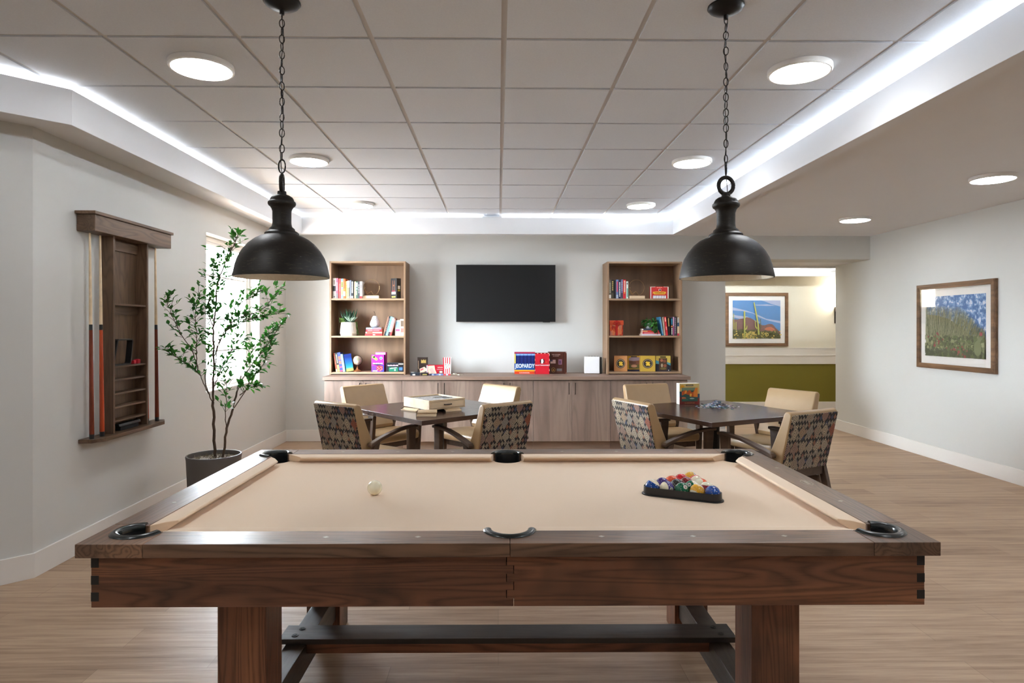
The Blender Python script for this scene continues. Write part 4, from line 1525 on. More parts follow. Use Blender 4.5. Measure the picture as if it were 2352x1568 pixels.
for x_, w_, h_, c_, mk_, lb, rz_ in (
        (-1.244, 0.060, 0.188, (226, 232, 236), [(.5, .9, .1, .9, (150, 190, 214)), (.28, .42, .1, .9, (200, 90, 130)), (.05, .24, .2, .7, (190, 196, 200))], 'white illustrated book with blue title and pink bow, cover facing out', 0.12),
        (-1.180, 0.046, 0.200, (222, 214, 200), [(.55, .9, .15, .9, (120, 104, 90)), (.2, .45, .15, .9, (190, 120, 110))], 'cream book with dark picture at the right end of the middle shelf', 0.0)):
    mb = MB()
    mb.box(0, w_, 0, 0.03, 0, h_)
    mats = [col(*c_, 0.35)]
    for (za, zb, xa, xb, mc) in mk_:
        m_ = col(*mc, 0.35)
        mats.append(m_)
        mb.box(w_ * xa, w_ * xb, -0.0006, 0, h_ * za, h_ * zb, len(mats) - 1)
    o = part('book', mb, mats)
    o.location = (x_, 7.75 if x_ < -1.2 else 7.72, SZ[1])
    o.rotation_euler = (0, 0, rz_)
    setp(o, lb, 'book', G2)

# ---- left bookcase, bottom shelf
G3 = 'books on the bottom shelf of the left bookcase'
X = -1.948
for w_, h_, c_, mk_, lb in (
        (.018, .225, (186, 74, 44), [(.0, .14, .1, .9, (226, 204, 160))] + title((226, 150, 120), .4, .9, 6), 'thin rust orange leaning book, leftmost on the bottom left shelf'),
        (.030, .228, (36, 32, 30), [(.0, .36, .1, .95, (176, 150, 86))] + title((150, 150, 120), .45, .92, 6), 'black leaning book with a golden lower half'),
        (.034, .232, (44, 66, 148), [(.62, .8, .1, .9, (206, 96, 62)), (.4, .56, .1, .9, (210, 100, 70)), (.2, .28, .1, .9, (200, 60, 90)), (.0, .08, .1, .9, (210, 60, 90))], 'blue leaning book with orange title blocks'),
        (.026, .212, (126, 176, 216), [(.0, .5, .1, .5, (180, 210, 232))], 'sky blue leaning book beside the navy one')):
    book(X, 7.72, SZ[0] + 0.0002, w_, h_, 0.14, c_, lb, mk_, G3, ry=math.radians(-9))
    X += (w_ + 0.001) / math.cos(math.radians(9))
nv = NT('seascape_cover')
_sp = nv.n('ShaderNodeSeparateXYZ')
_tc = nv.n('ShaderNodeTexCoord')
nv.lk(_tc.outputs['Object'], _sp.inputs[0])
nv.set(Base_Color=nv.ramp(nv.ma('MULTIPLY', _sp.outputs[2], 4.7), [(0.0, lin(170, 176, 90)), (0.12, lin(150, 166, 90)), (0.22, lin(40, 140, 150)), (0.5, lin(20, 90, 160)), (0.8, lin(18, 40, 110))]), Roughness=0.35)
mb = MB()
mb.box(0, 0.088, 0, 0.004, 0, .208)
mb.box(0.002, 0.086, 0.004, 0.020, 0.002, .206, 1)
mb.box(0, 0.088, 0.020, 0.023, 0, .208)
o = part('book', mb, [nv.m, PAGE])
o.location = (X + 0.006, 7.735, SZ[0] + 0.0002)
o.rotation_euler = (0, math.radians(-9), 0.15)
setp(o, 'deep blue book with a sunlit sea cover facing out, leaning beside the globe', 'book', G3)

t = thing('desk_globe', 'small cream globe on a turned wooden stand on the bottom left shelf', 'globe', (-1.712, 7.80, SZ[0]))
_gm = NT('globe_map')
_gn = _gm.noise(_gm.co(), 22, 4, 0.6)
_gm.set(Base_Color=_gm.ramp(_gn, [(0.44, lin(216, 208, 190)), (0.5, lin(190, 160, 140)), (0.6, lin(150, 156, 120))]), Roughness=0.35)
part('stand', MB().lathe([(0.0, 0.0), (0.046, 0.0), (0.047, 0.008), (0.036, 0.016), (0.020, 0.024), (0.011, 0.034), (0.009, 0.046), (0.012, 0.052), (0.006, 0.058), (0.006, 0.068), (0.0, 0.069)], n=28), wood('walnut', lin(130, 78, 44), lin(160, 100, 60), lin(180, 118, 74), scale=20, rough=0.3), t, smooth=True)
part('globe_ball', MB().sphere((0, 0, 0.132), 0.055, 32), _gm.m, t, smooth=True)
mp = [(0.062 * math.sin(a), 0, 0.132 - 0.062 * math.cos(a)) for a in [PI * i / 20 for i in range(-1, 20)]]
part('meridian', MB().tube(mp, 0.002, 6), M['bronze'], t, smooth=True)


def carton(name, label, cat, x, y, z, w, d, h, c_front, c_side, rz=0.0, arts=(), group=None, texts=(), top=None, rx=0.0):
    """box with printed front: arts are (poly, colour) in front coordinates 0..w, 0..h"""
    t = thing(name, label, cat, (x, y, z), rz, group)
    if rx:
        t.rotation_euler = (rx, 0, rz)
    part('box', MB().box(-w / 2, w / 2, 0, d, 0, h), col(*c_side, 0.4), t, bevel=0.0015)
    mb = MB()
    mats = [col(*c_front, 0.35)]
    e = 0.002
    mb.box(-w / 2 + e, w / 2 - e, -0.0006, -0.00005, e, h - e, 0)
    for k_, (poly, c_) in enumerate(arts):
        m_ = col(*c_, 0.35)
        if m_ not in mats:
            mats.append(m_)
        y_ = -0.0007 - 0.00012 * k_
        mb.prism([(-w / 2 + px * w, py * h) for px, py in poly], y_, y_ + 0.0001, 'y', mats.index(m_))
    part('printed_front', mb, mats, t)
    for (s, tx, ty, th_, tw, c_) in texts:
        if s.startswith('#'):            # print too small to read: a row of stroke blocks
            n_ = int(s[1:])
            pr_ = MB()
            for k_ in range(n_):
                xa = -w / 2 + (tx - tw / 2 + tw * (k_ + 0.12) / n_) * w
                yy_ = -0.0007 - 0.00012 * (len(arts) + 1)
                pr_.box(xa, xa + tw * w * 0.74 / n_, yy_ - 0.0002, yy_, (ty - th_ / 2) * h, (ty + th_ / 2 * (0.6 if k_ % 3 == 1 else 1.0)) * h)
            part('printed_title', pr_, col(*c_, 0.35), t)
            continue
        lettering(s, th_ * h, col(*c_, 0.35), t, front(-w / 2 + tx * w, -0.0007 - 0.00012 * (len(arts) + 1), ty * h), w=tw * w if tw else None, bold=0.03, ext=0.0003)
    return t


def rect(x0, x1, y0, y1):
    return [(x0, y0), (x1, y0), (x1, y1), (x0, y1)]


def ell(cx, cy, rx, ry, n=20, a0=0.0):
    return [(cx + rx * math.cos(a0 + 2 * PI * i / n), cy + ry * math.sin(a0 + 2 * PI * i / n)) for i in range(n)]


carton('game_box', 'magenta purple game box behind the other one on the bottom left shelf', 'game box', -1.430, 7.80, SZ[0], 0.13, 0.055, 0.232, (190, 70, 160), (186, 60, 150), -0.2,
       [(rect(.05, .95, .86, .97), (206, 130, 190))])
carton('game_box', 'purple and pink question game box with a red die on its front', 'game box', -1.447, 7.715, SZ[0], 0.150, 0.06, 0.205, (184, 46, 150), (92, 60, 150), 0.05,
       [(rect(.02, .98, .01, .36), (110, 60, 180)), (rect(.6, .98, .01, .4), (52, 66, 168)),
        ([(.05, .93), (.15, .97), (.5, .76), (.46, .68), (.36, .66), (.02, .84)], (140, 190, 90)), ([(.12, .88), (.24, .93), (.30, .85), (.18, .80)], (20, 24, 20)),
        (ell(.76, .8, .12, .085), (150, 200, 235)), (ell(.76, .8, .055, .04), (30, 90, 120)),
        ([(.38, .30), (.62, .38), (.9, .33), (.9, .12), (.66, .02), (.4, .12)], (214, 50, 66)),
        (ell(.5, .26, .03, .02), WT), (ell(.6, .2, .03, .02), WT), (ell(.5, .14, .03, .02), WT), (ell(.76, .26, .03, .02), WT), (ell(.82, .16, .03, .02), WT), (ell(.7, .1, .03, .02), WT),
        (rect(.1, .46, .02, .08), WT), ([(.08, .44), (.92, .44), (.5, .36)], (40, 24, 60)), (rect(.08, .92, .43, .53), (70, 60, 120))],
       texts=(('#6', .5, .49, .075, .8, WT),))
carton('game_box', 'low black game box with white title and green picture, right on the bottom left shelf', 'game box', -1.243, 7.73, SZ[0], 0.205, 0.10, 0.105, (22, 24, 30), (60, 72, 84), 0.0,
       [(rect(.14, .68, .02, .52), (24, 110, 84)), ([(.2, .32), (.6, .42), (.6, .5), (.3, .44), (.2, .38)], WT), (ell(.5, .2, .05, .1), (200, 220, 214)), (rect(.74, .94, .15, .5), (66, 110, 160)), (rect(.7, .98, .82, .94), (190, 180, 160))],
       texts=(('#10', .38, .72, .14, .62, (222, 190, 206)),))

# ---- right bookcase, top shelf
G4 = 'books on the top shelf of the right bookcase'
X = 1.336
for w_, h_, c_, mk_, lb in (
        (.028, .228, (112, 104, 88), [(.02, .2, .05, .95, WT)] + title((190, 186, 160), .3, .85, 6), 'olive grey book with a white foot, leftmost on the top right shelf'),
        (.029, .226, (40, 38, 26), [(.02, .3, .1, .8, (84, 78, 60))] + title((212, 186, 110), .42, .95, 5), 'black book with gold title, second on the top right shelf'),
        (.021, .222, (14, 14, 16), [], 'plain black book on the top right shelf'),
        (.030, .23, (120, 140, 190), [(.35, .9, .25, .85, (206, 84, 110)), (.02, .2, .1, .9, (190, 206, 220))], 'periwinkle blue book with a pink title panel'),
        (.025, .222, (28, 34, 72), title(WT, .1, .9, 9), 'navy book with white dotted title'),
        (.024, .232, (112, 112, 150), [(.02, .3, .2, .9, (60, 54, 60))] + title((170, 176, 200), .4, .9, 5), 'greyish violet book left of the red one'),
        (.034, .230, (206, 34, 48), title((240, 214, 190), .35, .95, 8) + [(.27, .35, .3, .7, (236, 150, 50))], 'vivid red book with white vertical title on the top right shelf'),
        (.026, .208, (214, 230, 222), [(.1, .6, .3, .9, (110, 170, 150)), (.82, .92, .3, .7, (60, 60, 60))], 'white and mint book, rightmost beside the ring sculpture')):
    book(X, 7.715, SZ[2], w_, h_, .15, c_, lb, mk_, G4)
    X += w_ + 0.0025
cards = [([(.14 + .07 * k_, .04), (.22 + .07 * k_, .04), (.24 + .068 * k_, .27), (.15 + .072 * k_, .27)], (236, 238, 244) if k_ % 2 else (210, 216, 226)) for k_ in range(10)]
carton('card_game_box', 'red playing card box with a yellow ribbon banner on the top right shelf', 'game box', 1.965, 7.78, SZ[2], 0.228, 0.04, 0.150, (206, 48, 48), (190, 50, 46), 0.0,
       [(rect(0.02, .98, .955, .985), WT), (rect(0.01, .06, .02, .97), WT), (rect(.94, .99, .02, .97), WT), (rect(.28, .72, .86, .985), (214, 60, 56)),
        ([(.12, .40), (.2, .46), (.2, .36), (.8, .36), (.8, .46), (.88, .40), (.84, .5), (.88, .56), (.7, .60), (.3, .60), (.12, .56), (.16, .5)], (240, 186, 60)),
        (ell(.52, .72, .08, .1), (236, 200, 190)), (ell(.53, .71, .05, .06), (60, 40, 40))] + cards,
       texts=(('CANASTA', .5, .49, .1, .5, (150, 60, 20)), ('#6', .5, .93, .06, .3, (250, 180, 160))))

# ---- right bookcase, middle shelf
t = thing('gift_box', 'orange and red patterned box with lid and ribbon on the middle right shelf', 'box', (1.432, 7.80, SZ[1] + 0.0003), 0.05)
_om = NT('patterned_orange')
_on = _om.n('ShaderNodeTexVoronoi')
_on.inputs['Scale'].default_value = 38
_om.lk(_om.co(scale=(1, 1, 0.6)), _on.inputs['Vector'])
_om.set(Base_Color=_om.ramp(_on.outputs['Color'], [(0.1, lin(170, 40, 30)), (0.35, lin(224, 96, 44)), (0.55, lin(236, 150, 96)), (0.8, lin(196, 120, 110))]), Roughness=0.4)
part('body', MB().box(-0.082, 0.082, -0.05, 0.06, 0, 0.135), _om.m, t, bevel=0.003)
part('lid', MB().box(-0.087, 0.087, -0.055, 0.065, 0.128, 0.184), col(214, 84, 44, 0.35), t, bevel=0.003)
rb_ = MB()
rb_.box(-0.014, 0.014, -0.0565, -0.0555, 0.0, 0.184)
rb_.tube([(0, -0.06, 0.15), (0.03, -0.066, 0.17), (0.045, -0.064, 0.15), (0.02, -0.064, 0.142), (0, -0.06, 0.15)], 0.005, 6)
rb_.tube([(0, -0.06, 0.15), (-0.03, -0.066, 0.17), (-0.045, -0.064, 0.15), (-0.02, -0.064, 0.142), (0, -0.06, 0.15)], 0.005, 6)
part('ribbon', rb_, col(192, 36, 34, 0.3), t, smooth=True)
G5 = 'books on the middle shelf of the right bookcase'
zb_ = SZ[1]
for L_, th_, c_, mk_, lb, dx in (
        (.232, .0215, (226, 218, 226), [(.05, .9, (206, 200, 214))], 'white book, lowest of the stack under the leafy plant', 0.0),
        (.210, .0215, (206, 60, 76), [(.1, .7, (222, 120, 130))], 'pinkish red book in the middle of the stack under the leafy plant', 0.0),
        (.196, .0195, (214, 66, 48), [(.02, .3, (230, 190, 130))], 'orange red book high in the stack under the leafy plant', -0.005),
        (.150, .0225, (60, 66, 84), [(.0, .08, WT)], 'dark blue grey book on top of the stack under the leafy plant', -0.03)):
    flatbook(1.850 + dx, 7.72, zb_, L_, th_, 0.15, c_, lb, mk_, 0.0, G5)
    zb_ += th_ + 0.0003
t = thing('leafy_plant', 'small trailing green plant in a silvery pot on a stack of books', 'potted plant', (1.840, 7.79, zb_))
part('pot', MB().lathe([(0.0, 0.0), (0.035, 0.0), (0.042, 0.02), (0.046, 0.06), (0.044, 0.066), (0.038, 0.066), (0.036, 0.055), (0.0, 0.055)], n=28), plain('silver_pot', lin(190, 200, 206), 0.2, 0.6), t, smooth=True)
lf = MB()
rnd = random.Random(77)
for k_ in range(190):
    a = rnd.uniform(0, 2 * PI)
    el = rnd.uniform(-0.35, 1.2)
    rr_ = rnd.uniform(0.045, 0.10)
    p = Vector((0.015 + rr_ * math.cos(a) * math.cos(el), rr_ * 0.8 * math.sin(a) * math.cos(el), 0.055 + rr_ * 0.85 * math.sin(el)))
    if p.y > 0.1:
        continue
    leaf(p, Vector((math.cos(a), math.sin(a), rnd.uniform(-1.2, 0.2))), rnd.uniform(0.028, 0.045))
for k_ in range(40):
    f_ = k_ / 40
    leaf(Vector((0.055 + rnd.uniform(-.03, .05), -0.07 + rnd.uniform(-.012, .012), 0.06 - 0.105 * f_)), Vector((rnd.uniform(-.6, .6), -0.2, -1)), 0.035)
for v in lf.bm.verts:
    if v.co.x > 0.085:
        v.co.x = 0.085 + (v.co.x - 0.085) * 0.05
    if v.co.z < 0.002 and v.co.y > -0.071:
        v.co.y = -0.071 - 0.002
part('leaves', lf, M['leaf'], t)
X = 1.982
first = True
for w_, h_, c_, mk_, lb, an in (
        (.024, .226, (56, 132, 176), [(.1, .9, .5, .85, (170, 196, 210))], 'blue leaning book right of the leafy plant', -9),
        (.020, .224, (190, 170, 150), [], 'beige leaning book between the blue and the red ones', -6),
        (.032, .226, (204, 44, 54), [(.75, .95, .2, .8, (240, 170, 150)), (.3, .48, .35, .75, (240, 170, 150))], 'red leaning book with cream blocks on the middle right shelf', -6),
        (.025, .222, (34, 28, 26), [(.5, .95, .2, .8, (196, 170, 100))], 'black book with gold spine panel right of the red one', -3),
        (.027, .222, (40, 44, 48), [(.6, .92, .1, .8, (30, 132, 160)), (.46, .54, .0, .9, (220, 130, 60))] + title(WT, .05, .42, 4), 'dark book with teal top and orange block', 0),
        (.019, .226, (170, 84, 130), [(.5, 1., .1, .9, (214, 180, 206))], 'slim mauve and pink book on the middle right shelf', 0),
        (.030, .226, (78, 64, 78), title((150, 140, 150), .1, .95, 8), 'dull plum book with pale title', 0),
        (.012, .226, (14, 14, 18), [], 'thin black book second from the right end', 0),
        (.026, .224, (226, 208, 170), [(.5, .7, .0, 1., (60, 90, 120)), (.7, .95, .2, .9, (180, 190, 200)), (.0, .12, .0, 1., (206, 60, 80))], 'cream and blue book with a red foot, rightmost on the middle shelf', 0)):
    if an == 0 and first:
        X += 0.004
        first = False
    w2_ = w_ * 0.82
    book(X, 7.72, SZ[1] + 0.0002, w2_, h_, .15, c_, lb, mk_, G5, ry=math.radians(an))
    X += (w2_ + 0.0012) / math.cos(math.radians(an)) + (0.004 if an else 0)

# ---- right bookcase, bottom shelf: four jigsaw puzzle boxes
PZ = [(ell(.5, .5, .34, .30), (60, 54, 50)), (ell(.5, .5, .30, .26), (176, 158, 130)), (ell(.5, .5, .27, .225), (52, 46, 42)),
      ([(.38, .60), (.45, .66), (.5, .60), (.58, .64), (.66, .56), (.6, .5), (.68, .42), (.58, .34), (.52, .40), (.44, .35), (.36, .42), (.42, .5), (.34, .56)], (240, 200, 70))]
GP = 'jigsaw puzzle boxes on the bottom right shelf'
carton('puzzle_box', 'tan puzzle box with round jigsaw emblem, leftmost on the bottom right shelf', 'puzzle box', 1.480, 7.72, SZ[0], 0.160, 0.075, 0.192, (196, 138, 86), (112, 50, 18), -0.10, PZ, GP)
DES = [(rect(.12, .98, .16, .84), (120, 78, 60)), ([(.12, .84), (.3, .9), (.98, .9), (.98, .7), (.5, .66), (.12, .7)], (150, 130, 140)), ([(.12, .44), (.98, .44), (.98, .16), (.12, .16)], (96, 92, 50)),
       (ell(.55, .34, .25, .09), (190, 140, 110)), (ell(.45, .56, .28, .09), (100, 64, 50)), (rect(.3, .78, .90, .965), (50, 42, 34)), (rect(.02, .98, .01, .13), (38, 40, 60))]
carton('puzzle_box', 'puzzle box with a canyon picture and golden border, second on the bottom right shelf', 'puzzle box', 1.640, 7.745, SZ[0], 0.150, 0.06, 0.190, (196, 148, 40), (34, 36, 60), 0.0, DES, GP)
carton('puzzle_box', 'mustard yellow puzzle box with round jigsaw emblem, third on the bottom right shelf', 'puzzle box', 1.805, 7.705, SZ[0], 0.186, 0.055, 0.192, (206, 170, 70), (150, 110, 40), 0.0, PZ, GP)
DES2 = [(rect(.0, 1., .0, .48), (36, 42, 60)), ([(.01, .50), (.3, .44), (.3, .62), (.01, .72)], (84, 168, 190)), ([(.75, .48), (.99, .36), (.99, .52), (.75, .6)], (84, 168, 190)),
        (rect(.22, .76, .06, .84), (92, 70, 54)), (ell(.4, .7, .1, .09), (190, 120, 90)), (ell(.6, .66, .1, .1), (150, 90, 70)), (ell(.42, .38, .07, .12), (206, 190, 160)), (ell(.62, .36, .1, .1), (170, 100, 70)), (ell(.5, .18, .2, .07), (130, 120, 66)), (rect(.3, .68, .88, .95), (40, 34, 40)), (ell(.86, .07, .035, .035), WT)]
carton('puzzle_box', 'puzzle box with yellow and navy border and an animal picture, rightmost on the bottom shelf', 'puzzle box', 2.00, 7.74, SZ[0], 0.186, 0.07, 0.190, (226, 200, 96), (30, 26, 24), 0.03, DES2, GP)

# ------------------------------------------------------------------ games on the countertop
ZK = ZCT + 0.0005
jx = [(rect(0.0, 1., .93, .99), (176, 36, 70)), (rect(.07, 1., .84, .92), (78, 134, 206))] + [(rect(.1 + .18 * k_, .25 + .18 * k_, .855, .905), (150, 190, 236)) for k_ in range(5)]
jx += [(rect(.07, 1., .48, .84), (10, 26, 92)), (rect(.0, .06, .48, .92), (214, 196, 84)), (rect(.0, 1., .2, .48), (20, 84, 162)), (rect(.0, 1., .12, .19), (240, 170, 40)), (rect(.0, 1., .0, .12), (222, 70, 36))]
jx += [(rect(.13 + .175 * a, .22 + .175 * a, .53 + .09 * b, .56 + .09 * b), (46, 70, 150)) for a in range(5) for b in range(4)]
carton('board_game_box', 'blue quiz board game box with big white title, left of three on the counter', 'game box', 0.322, 7.76, ZK, 0.252, 0.06, 0.266, (20, 84, 162), (150, 40, 60), 0.0, jx, 'board game boxes on the counter',
       (('JEOPARDY', .5, .345, .24, .95, (226, 240, 250)), ('#14', .48, .055, .035, .5, (255, 230, 220))))
chk = [(rect(.04 + .12 * k_, .10 + .12 * k_, .955, .99), (236, 226, 200) if k_ % 2 else (20, 16, 20)) for k_ in range(8)] + [(rect(.955, .995, .04 + .12 * k_, .10 + .12 * k_), (236, 226, 200) if k_ % 2 else (20, 16, 20)) for k_ in range(8)] + [(rect(.005, .03, .04 + .12 * k_, .10 + .12 * k_), (236, 226, 200) if k_ % 2 else (20, 16, 20)) for k_ in range(8)]
carton('board_game_box', 'red word game box with black and white emblem, middle of three on the counter', 'game box', 0.531, 7.72, ZK, 0.180, 0.05, 0.258, (206, 32, 48), (30, 22, 26), 0.0,
       chk + [(ell(.49, .61, .15, .115), (16, 14, 16)), ([(.42, .70), (.54, .72), (.56, .66), (.60, .60), (.55, .58), (.57, .54), (.53, .5), (.42, .5)], (244, 244, 240)), (ell(.77, .56, .06, .04), (214, 80, 40))], 'board game boxes on the counter',
       (('SCATTERGORIES', .5, .42, .055, .88, (250, 224, 226)),))
carton('board_game_box', 'brown suitcase style travel board game box, right of three on the counter', 'game box', 0.720, 7.78, ZK, 0.225, 0.06, 0.268, (82, 40, 28), (64, 30, 22), 0.0,
       [(rect(.80, .84, .05, .95), (56, 26, 20)), (rect(.12, .4, .47, .64), (214, 176, 170)), (rect(.12, .24, .56, .64), (90, 70, 100)), (rect(.55, .74, .42, .66), (150, 110, 140)), (rect(.60, .68, .46, .60), (90, 60, 100)),
        (ell(.28, .18, .12, .11), (150, 112, 60)), (ell(.28, .18, .085, .078), (70, 44, 30)), ([(.22, .14), (.34, .14), (.30, .22), (.25, .2)], (196, 130, 50)), (rect(.46, .74, .07, .24), (130, 126, 128)), (rect(.46, .74, .07, .13), (110, 70, 60)),
        ([(.93, .99), (.99, .99), (.99, .92)], (190, 180, 170)), ([(.93, .01), (.99, .01), (.99, .08)], (200, 150, 130))], 'board game boxes on the counter',
       (('THE GOLDEN', .42, .87, .045, .46, (222, 190, 180)), ('JOURNEY', .42, .80, .04, .34, (222, 190, 180))))
t = thing('notice_holder', 'white upright box with dark side and wire loops at the right counter end', 'box', (1.143, 7.74, ZK), -0.05)
part('box', MB().box(-0.098, 0.085, 0.0, 0.06, 0.006, 0.208), col(240, 240, 242, 0.35), t, bevel=0.008, seg=3)
part('dark_side', MB().box(0.086, 0.112, 0.006, 0.07, 0.002, 0.205), M['black'], t, bevel=0.004)
wr = MB()
for k_ in range(4):
    x_ = -0.05 + 0.035 * k_
    wr.tube([(x_, 0.03, 0.205), (x_ + 0.004, 0.03, 0.216), (x_ + 0.014, 0.03, 0.216), (x_ + 0.018, 0.03, 0.205)], 0.0012, 5)
part('wire_loops', wr, M['blackmetal'], t)
# left group on the counter
t = carton('game_box', 'tall black domino box with gold lettering standing on the counter', 'game box', -0.917, 7.75, ZK, 0.122, 0.05, 0.203, (40, 28, 22), (34, 24, 20), 0.0,
           [(rect(.08, .14, .3, .8), (140, 120, 100)), ([(.22, .32), (.7, .44), (.96, .30), (.9, .18), (.3, .06)], (196, 176, 156)), ([(.3, .28), (.6, .36), (.62, .28), (.34, .20)], (180, 80, 90))],
           texts=(('#6', .62, .76, .2, .5, (186, 160, 90)),))
t = carton('game_box', 'red and cream domino game box lying in front of the tall black box', 'game box', -0.758, 7.70, ZK, 0.205, 0.045, 0.115, (170, 24, 44), (150, 22, 40), 0.06,
           [(rect(.0, .06, .1, .95), (196, 186, 214)), ([(.08, .9), (.46, .94), (.5, .5), (.6, .1), (.08, .1)], (214, 186, 160)), ([(.14, .55), (.34, .7), (.5, .2), (.3, .1)], (190, 160, 150)), (rect(.72, .96, .1, .4), (120, 100, 90)), (ell(.84, .26, .08, .1), (220, 214, 190)), (rect(.60, .94, .5, .56), (220, 150, 150))],
           texts=(('#8', .8, .74, .12, .32, (226, 170, 160)),))
t = thing('popcorn_box', 'red and white striped movie night popcorn box on the counter', 'popcorn box', (-0.614, 7.70, ZK))
mb = MB()
H_ = 0.205
n_ = 8
for k_ in range(n_):
    a0, a1 = k_ / n_, (k_ + 1) / n_
    b0, b1, t0, t1 = -0.042 + 0.084 * a0, -0.042 + 0.084 * a1, -0.05 + 0.10 * a0, -0.05 + 0.10 * a1
    for y0_, y1_ in ((0.0, 0.002), (0.058, 0.06)):
        mb.rings([[(b0, y0_, 0), (b1, y0_, 0), (b1, y1_, 0), (b0, y1_, 0)], [(t0, y0_, H_ - 0.01), (t1, y0_, H_ - 0.01), (t1, y1_, H_ - 0.004), (t0, y1_, H_ - 0.004)]], mi=k_ % 2)
mb.rings([[(-0.042, 0.002, 0), (-0.040, 0.002, 0), (-0.040, 0.058, 0), (-0.042, 0.058, 0)], [(-0.05, 0.002, H_ - .01), (-0.048, 0.002, H_ - .01), (-0.048, 0.058, H_ - .01), (-0.05, 0.058, H_ - .01)]], mi=1)
mb.rings([[(0.042, 0.002, 0), (0.040, 0.002, 0), (0.040, 0.058, 0), (0.042, 0.058, 0)], [(0.05, 0.002, H_ - .01), (0.048, 0.002, H_ - .01), (0.048, 0.058, H_ - .01), (0.05, 0.058, H_ - .01)]], mi=1)
part('carton', mb, [col(206, 40, 56, 0.4), col(246, 232, 226, 0.4)], t)
part('label_patch', MB().prism([(-0.032, 0.12), (-0.02, 0.13), (0.02, 0.13), (0.032, 0.12), (0.03, 0.085), (0.02, 0.07), (-0.02, 0.07), (-0.03, 0.085)], -0.0014, -0.0002, 'y'), col(246, 236, 226, 0.4), t)
lettering('MOVIE\nNIGHT\nBOX', 0.052, M['black'], t, front(0, -0.0016, 0.1), w=0.052, bold=0.02)
t = thing('card_box', 'flat black and white card box lying at the left end of the counter group', 'card box', (-0.975, 7.53, ZK), 0.10)
part('box', MB().box(-0.055, 0.055, 0.0, 0.09, 0, 0.036), col(40, 46, 54, 0.35), t, bevel=0.001)
part('label_patch', MB().box(-0.05, -0.012, 0.01, 0.08, 0.036, 0.0366), col(*WT), t)
part('label_patch', MB().box(-0.03, 0.0, -0.0008, 0, 0.004, 0.018), col(*WT), t)
t = thing('card_box', 'small flat dark card box touching the black and white one on the counter', 'card box', (-0.868, 7.53, ZK), -0.02)
part('box', MB().box(-0.044, 0.044, 0.0, 0.07, 0, 0.034), col(30, 26, 24, 0.35), t, bevel=0.001)
part('label_patch', MB().box(-0.02, 0.03, -0.0008, 0, 0.006, 0.018), col(150, 134, 70), t)
for x_, c_, lb in ((-0.775, (84, 110, 160), 'flat blue card pack lying on the counter below the red game box'), (-0.690, (104, 122, 172), 'second flat lavender blue card pack beside the first'), (-0.604, (206, 66, 74), 'flat red card pack in front of the popcorn box')):
    t = thing('card_pack', lb, 'card pack', (x_, 7.56, ZK), 0.04)
    part('box', MB().box(-0.04, 0.04, 0.0, 0.055, 0, 0.017), col(*c_, 0.35), t, bevel=0.001)
    part('seal', MB().box(-0.012, 0.012, -0.0006, 0, 0.0, 0.017), col(170, 190, 220), t)
G6 = 'dominoes spilled beside the popcorn box'
dm = None
for k_, (x_, y_, z_, r_, p_, wh) in enumerate(((-0.545, 7.62, 0.0, 0.5, 0, 'flat, nearest the popcorn box'), (-0.515, 7.60, 0.012, 1.0, 0.28, 'tilted on top of the first'), (-0.497, 7.625, 0.0, 0.2, 0, 'flat behind the tilted one'), (-0.465, 7.60, 0.0, 1.3, 0, 'flat in the middle'), (-0.447, 7.622, 0.0, 0.7, 0, 'flat, rightmost'))):
    if dm is None:
        o = thing('domino', '', 'domino', (0, 0, 0), 0, G6)
        part('tile', MB().box(-0.024, 0.024, -0.012, 0.012, 0, 0.009), col(238, 232, 214, 0.3), o, bevel=0.0015)
        pp_ = MB()
        for (px, py) in ((-0.016, -0.005), (-0.008, 0.005), (0.009, 0.0), (0.016, 0.006), (0.016, -0.006)):
            pp_.lathe([(0.0, 0.0091), (0.0022, 0.0091), (0.0, 0.0094)], (px, py, 0), 8)
        pp_.box(-0.0006, 0.0006, -0.01, 0.01, 0.0089, 0.0093)
        part('pips', pp_, M['black'], o)
        dm = o
    else:
        o = copy_tree(dm)
    o.location = (x_, y_, ZK + z_)
    o.rotation_euler = (p_, 0, r_)
    setp(o, 'ivory domino beside the popcorn box, ' + wh, 'domino', G6)

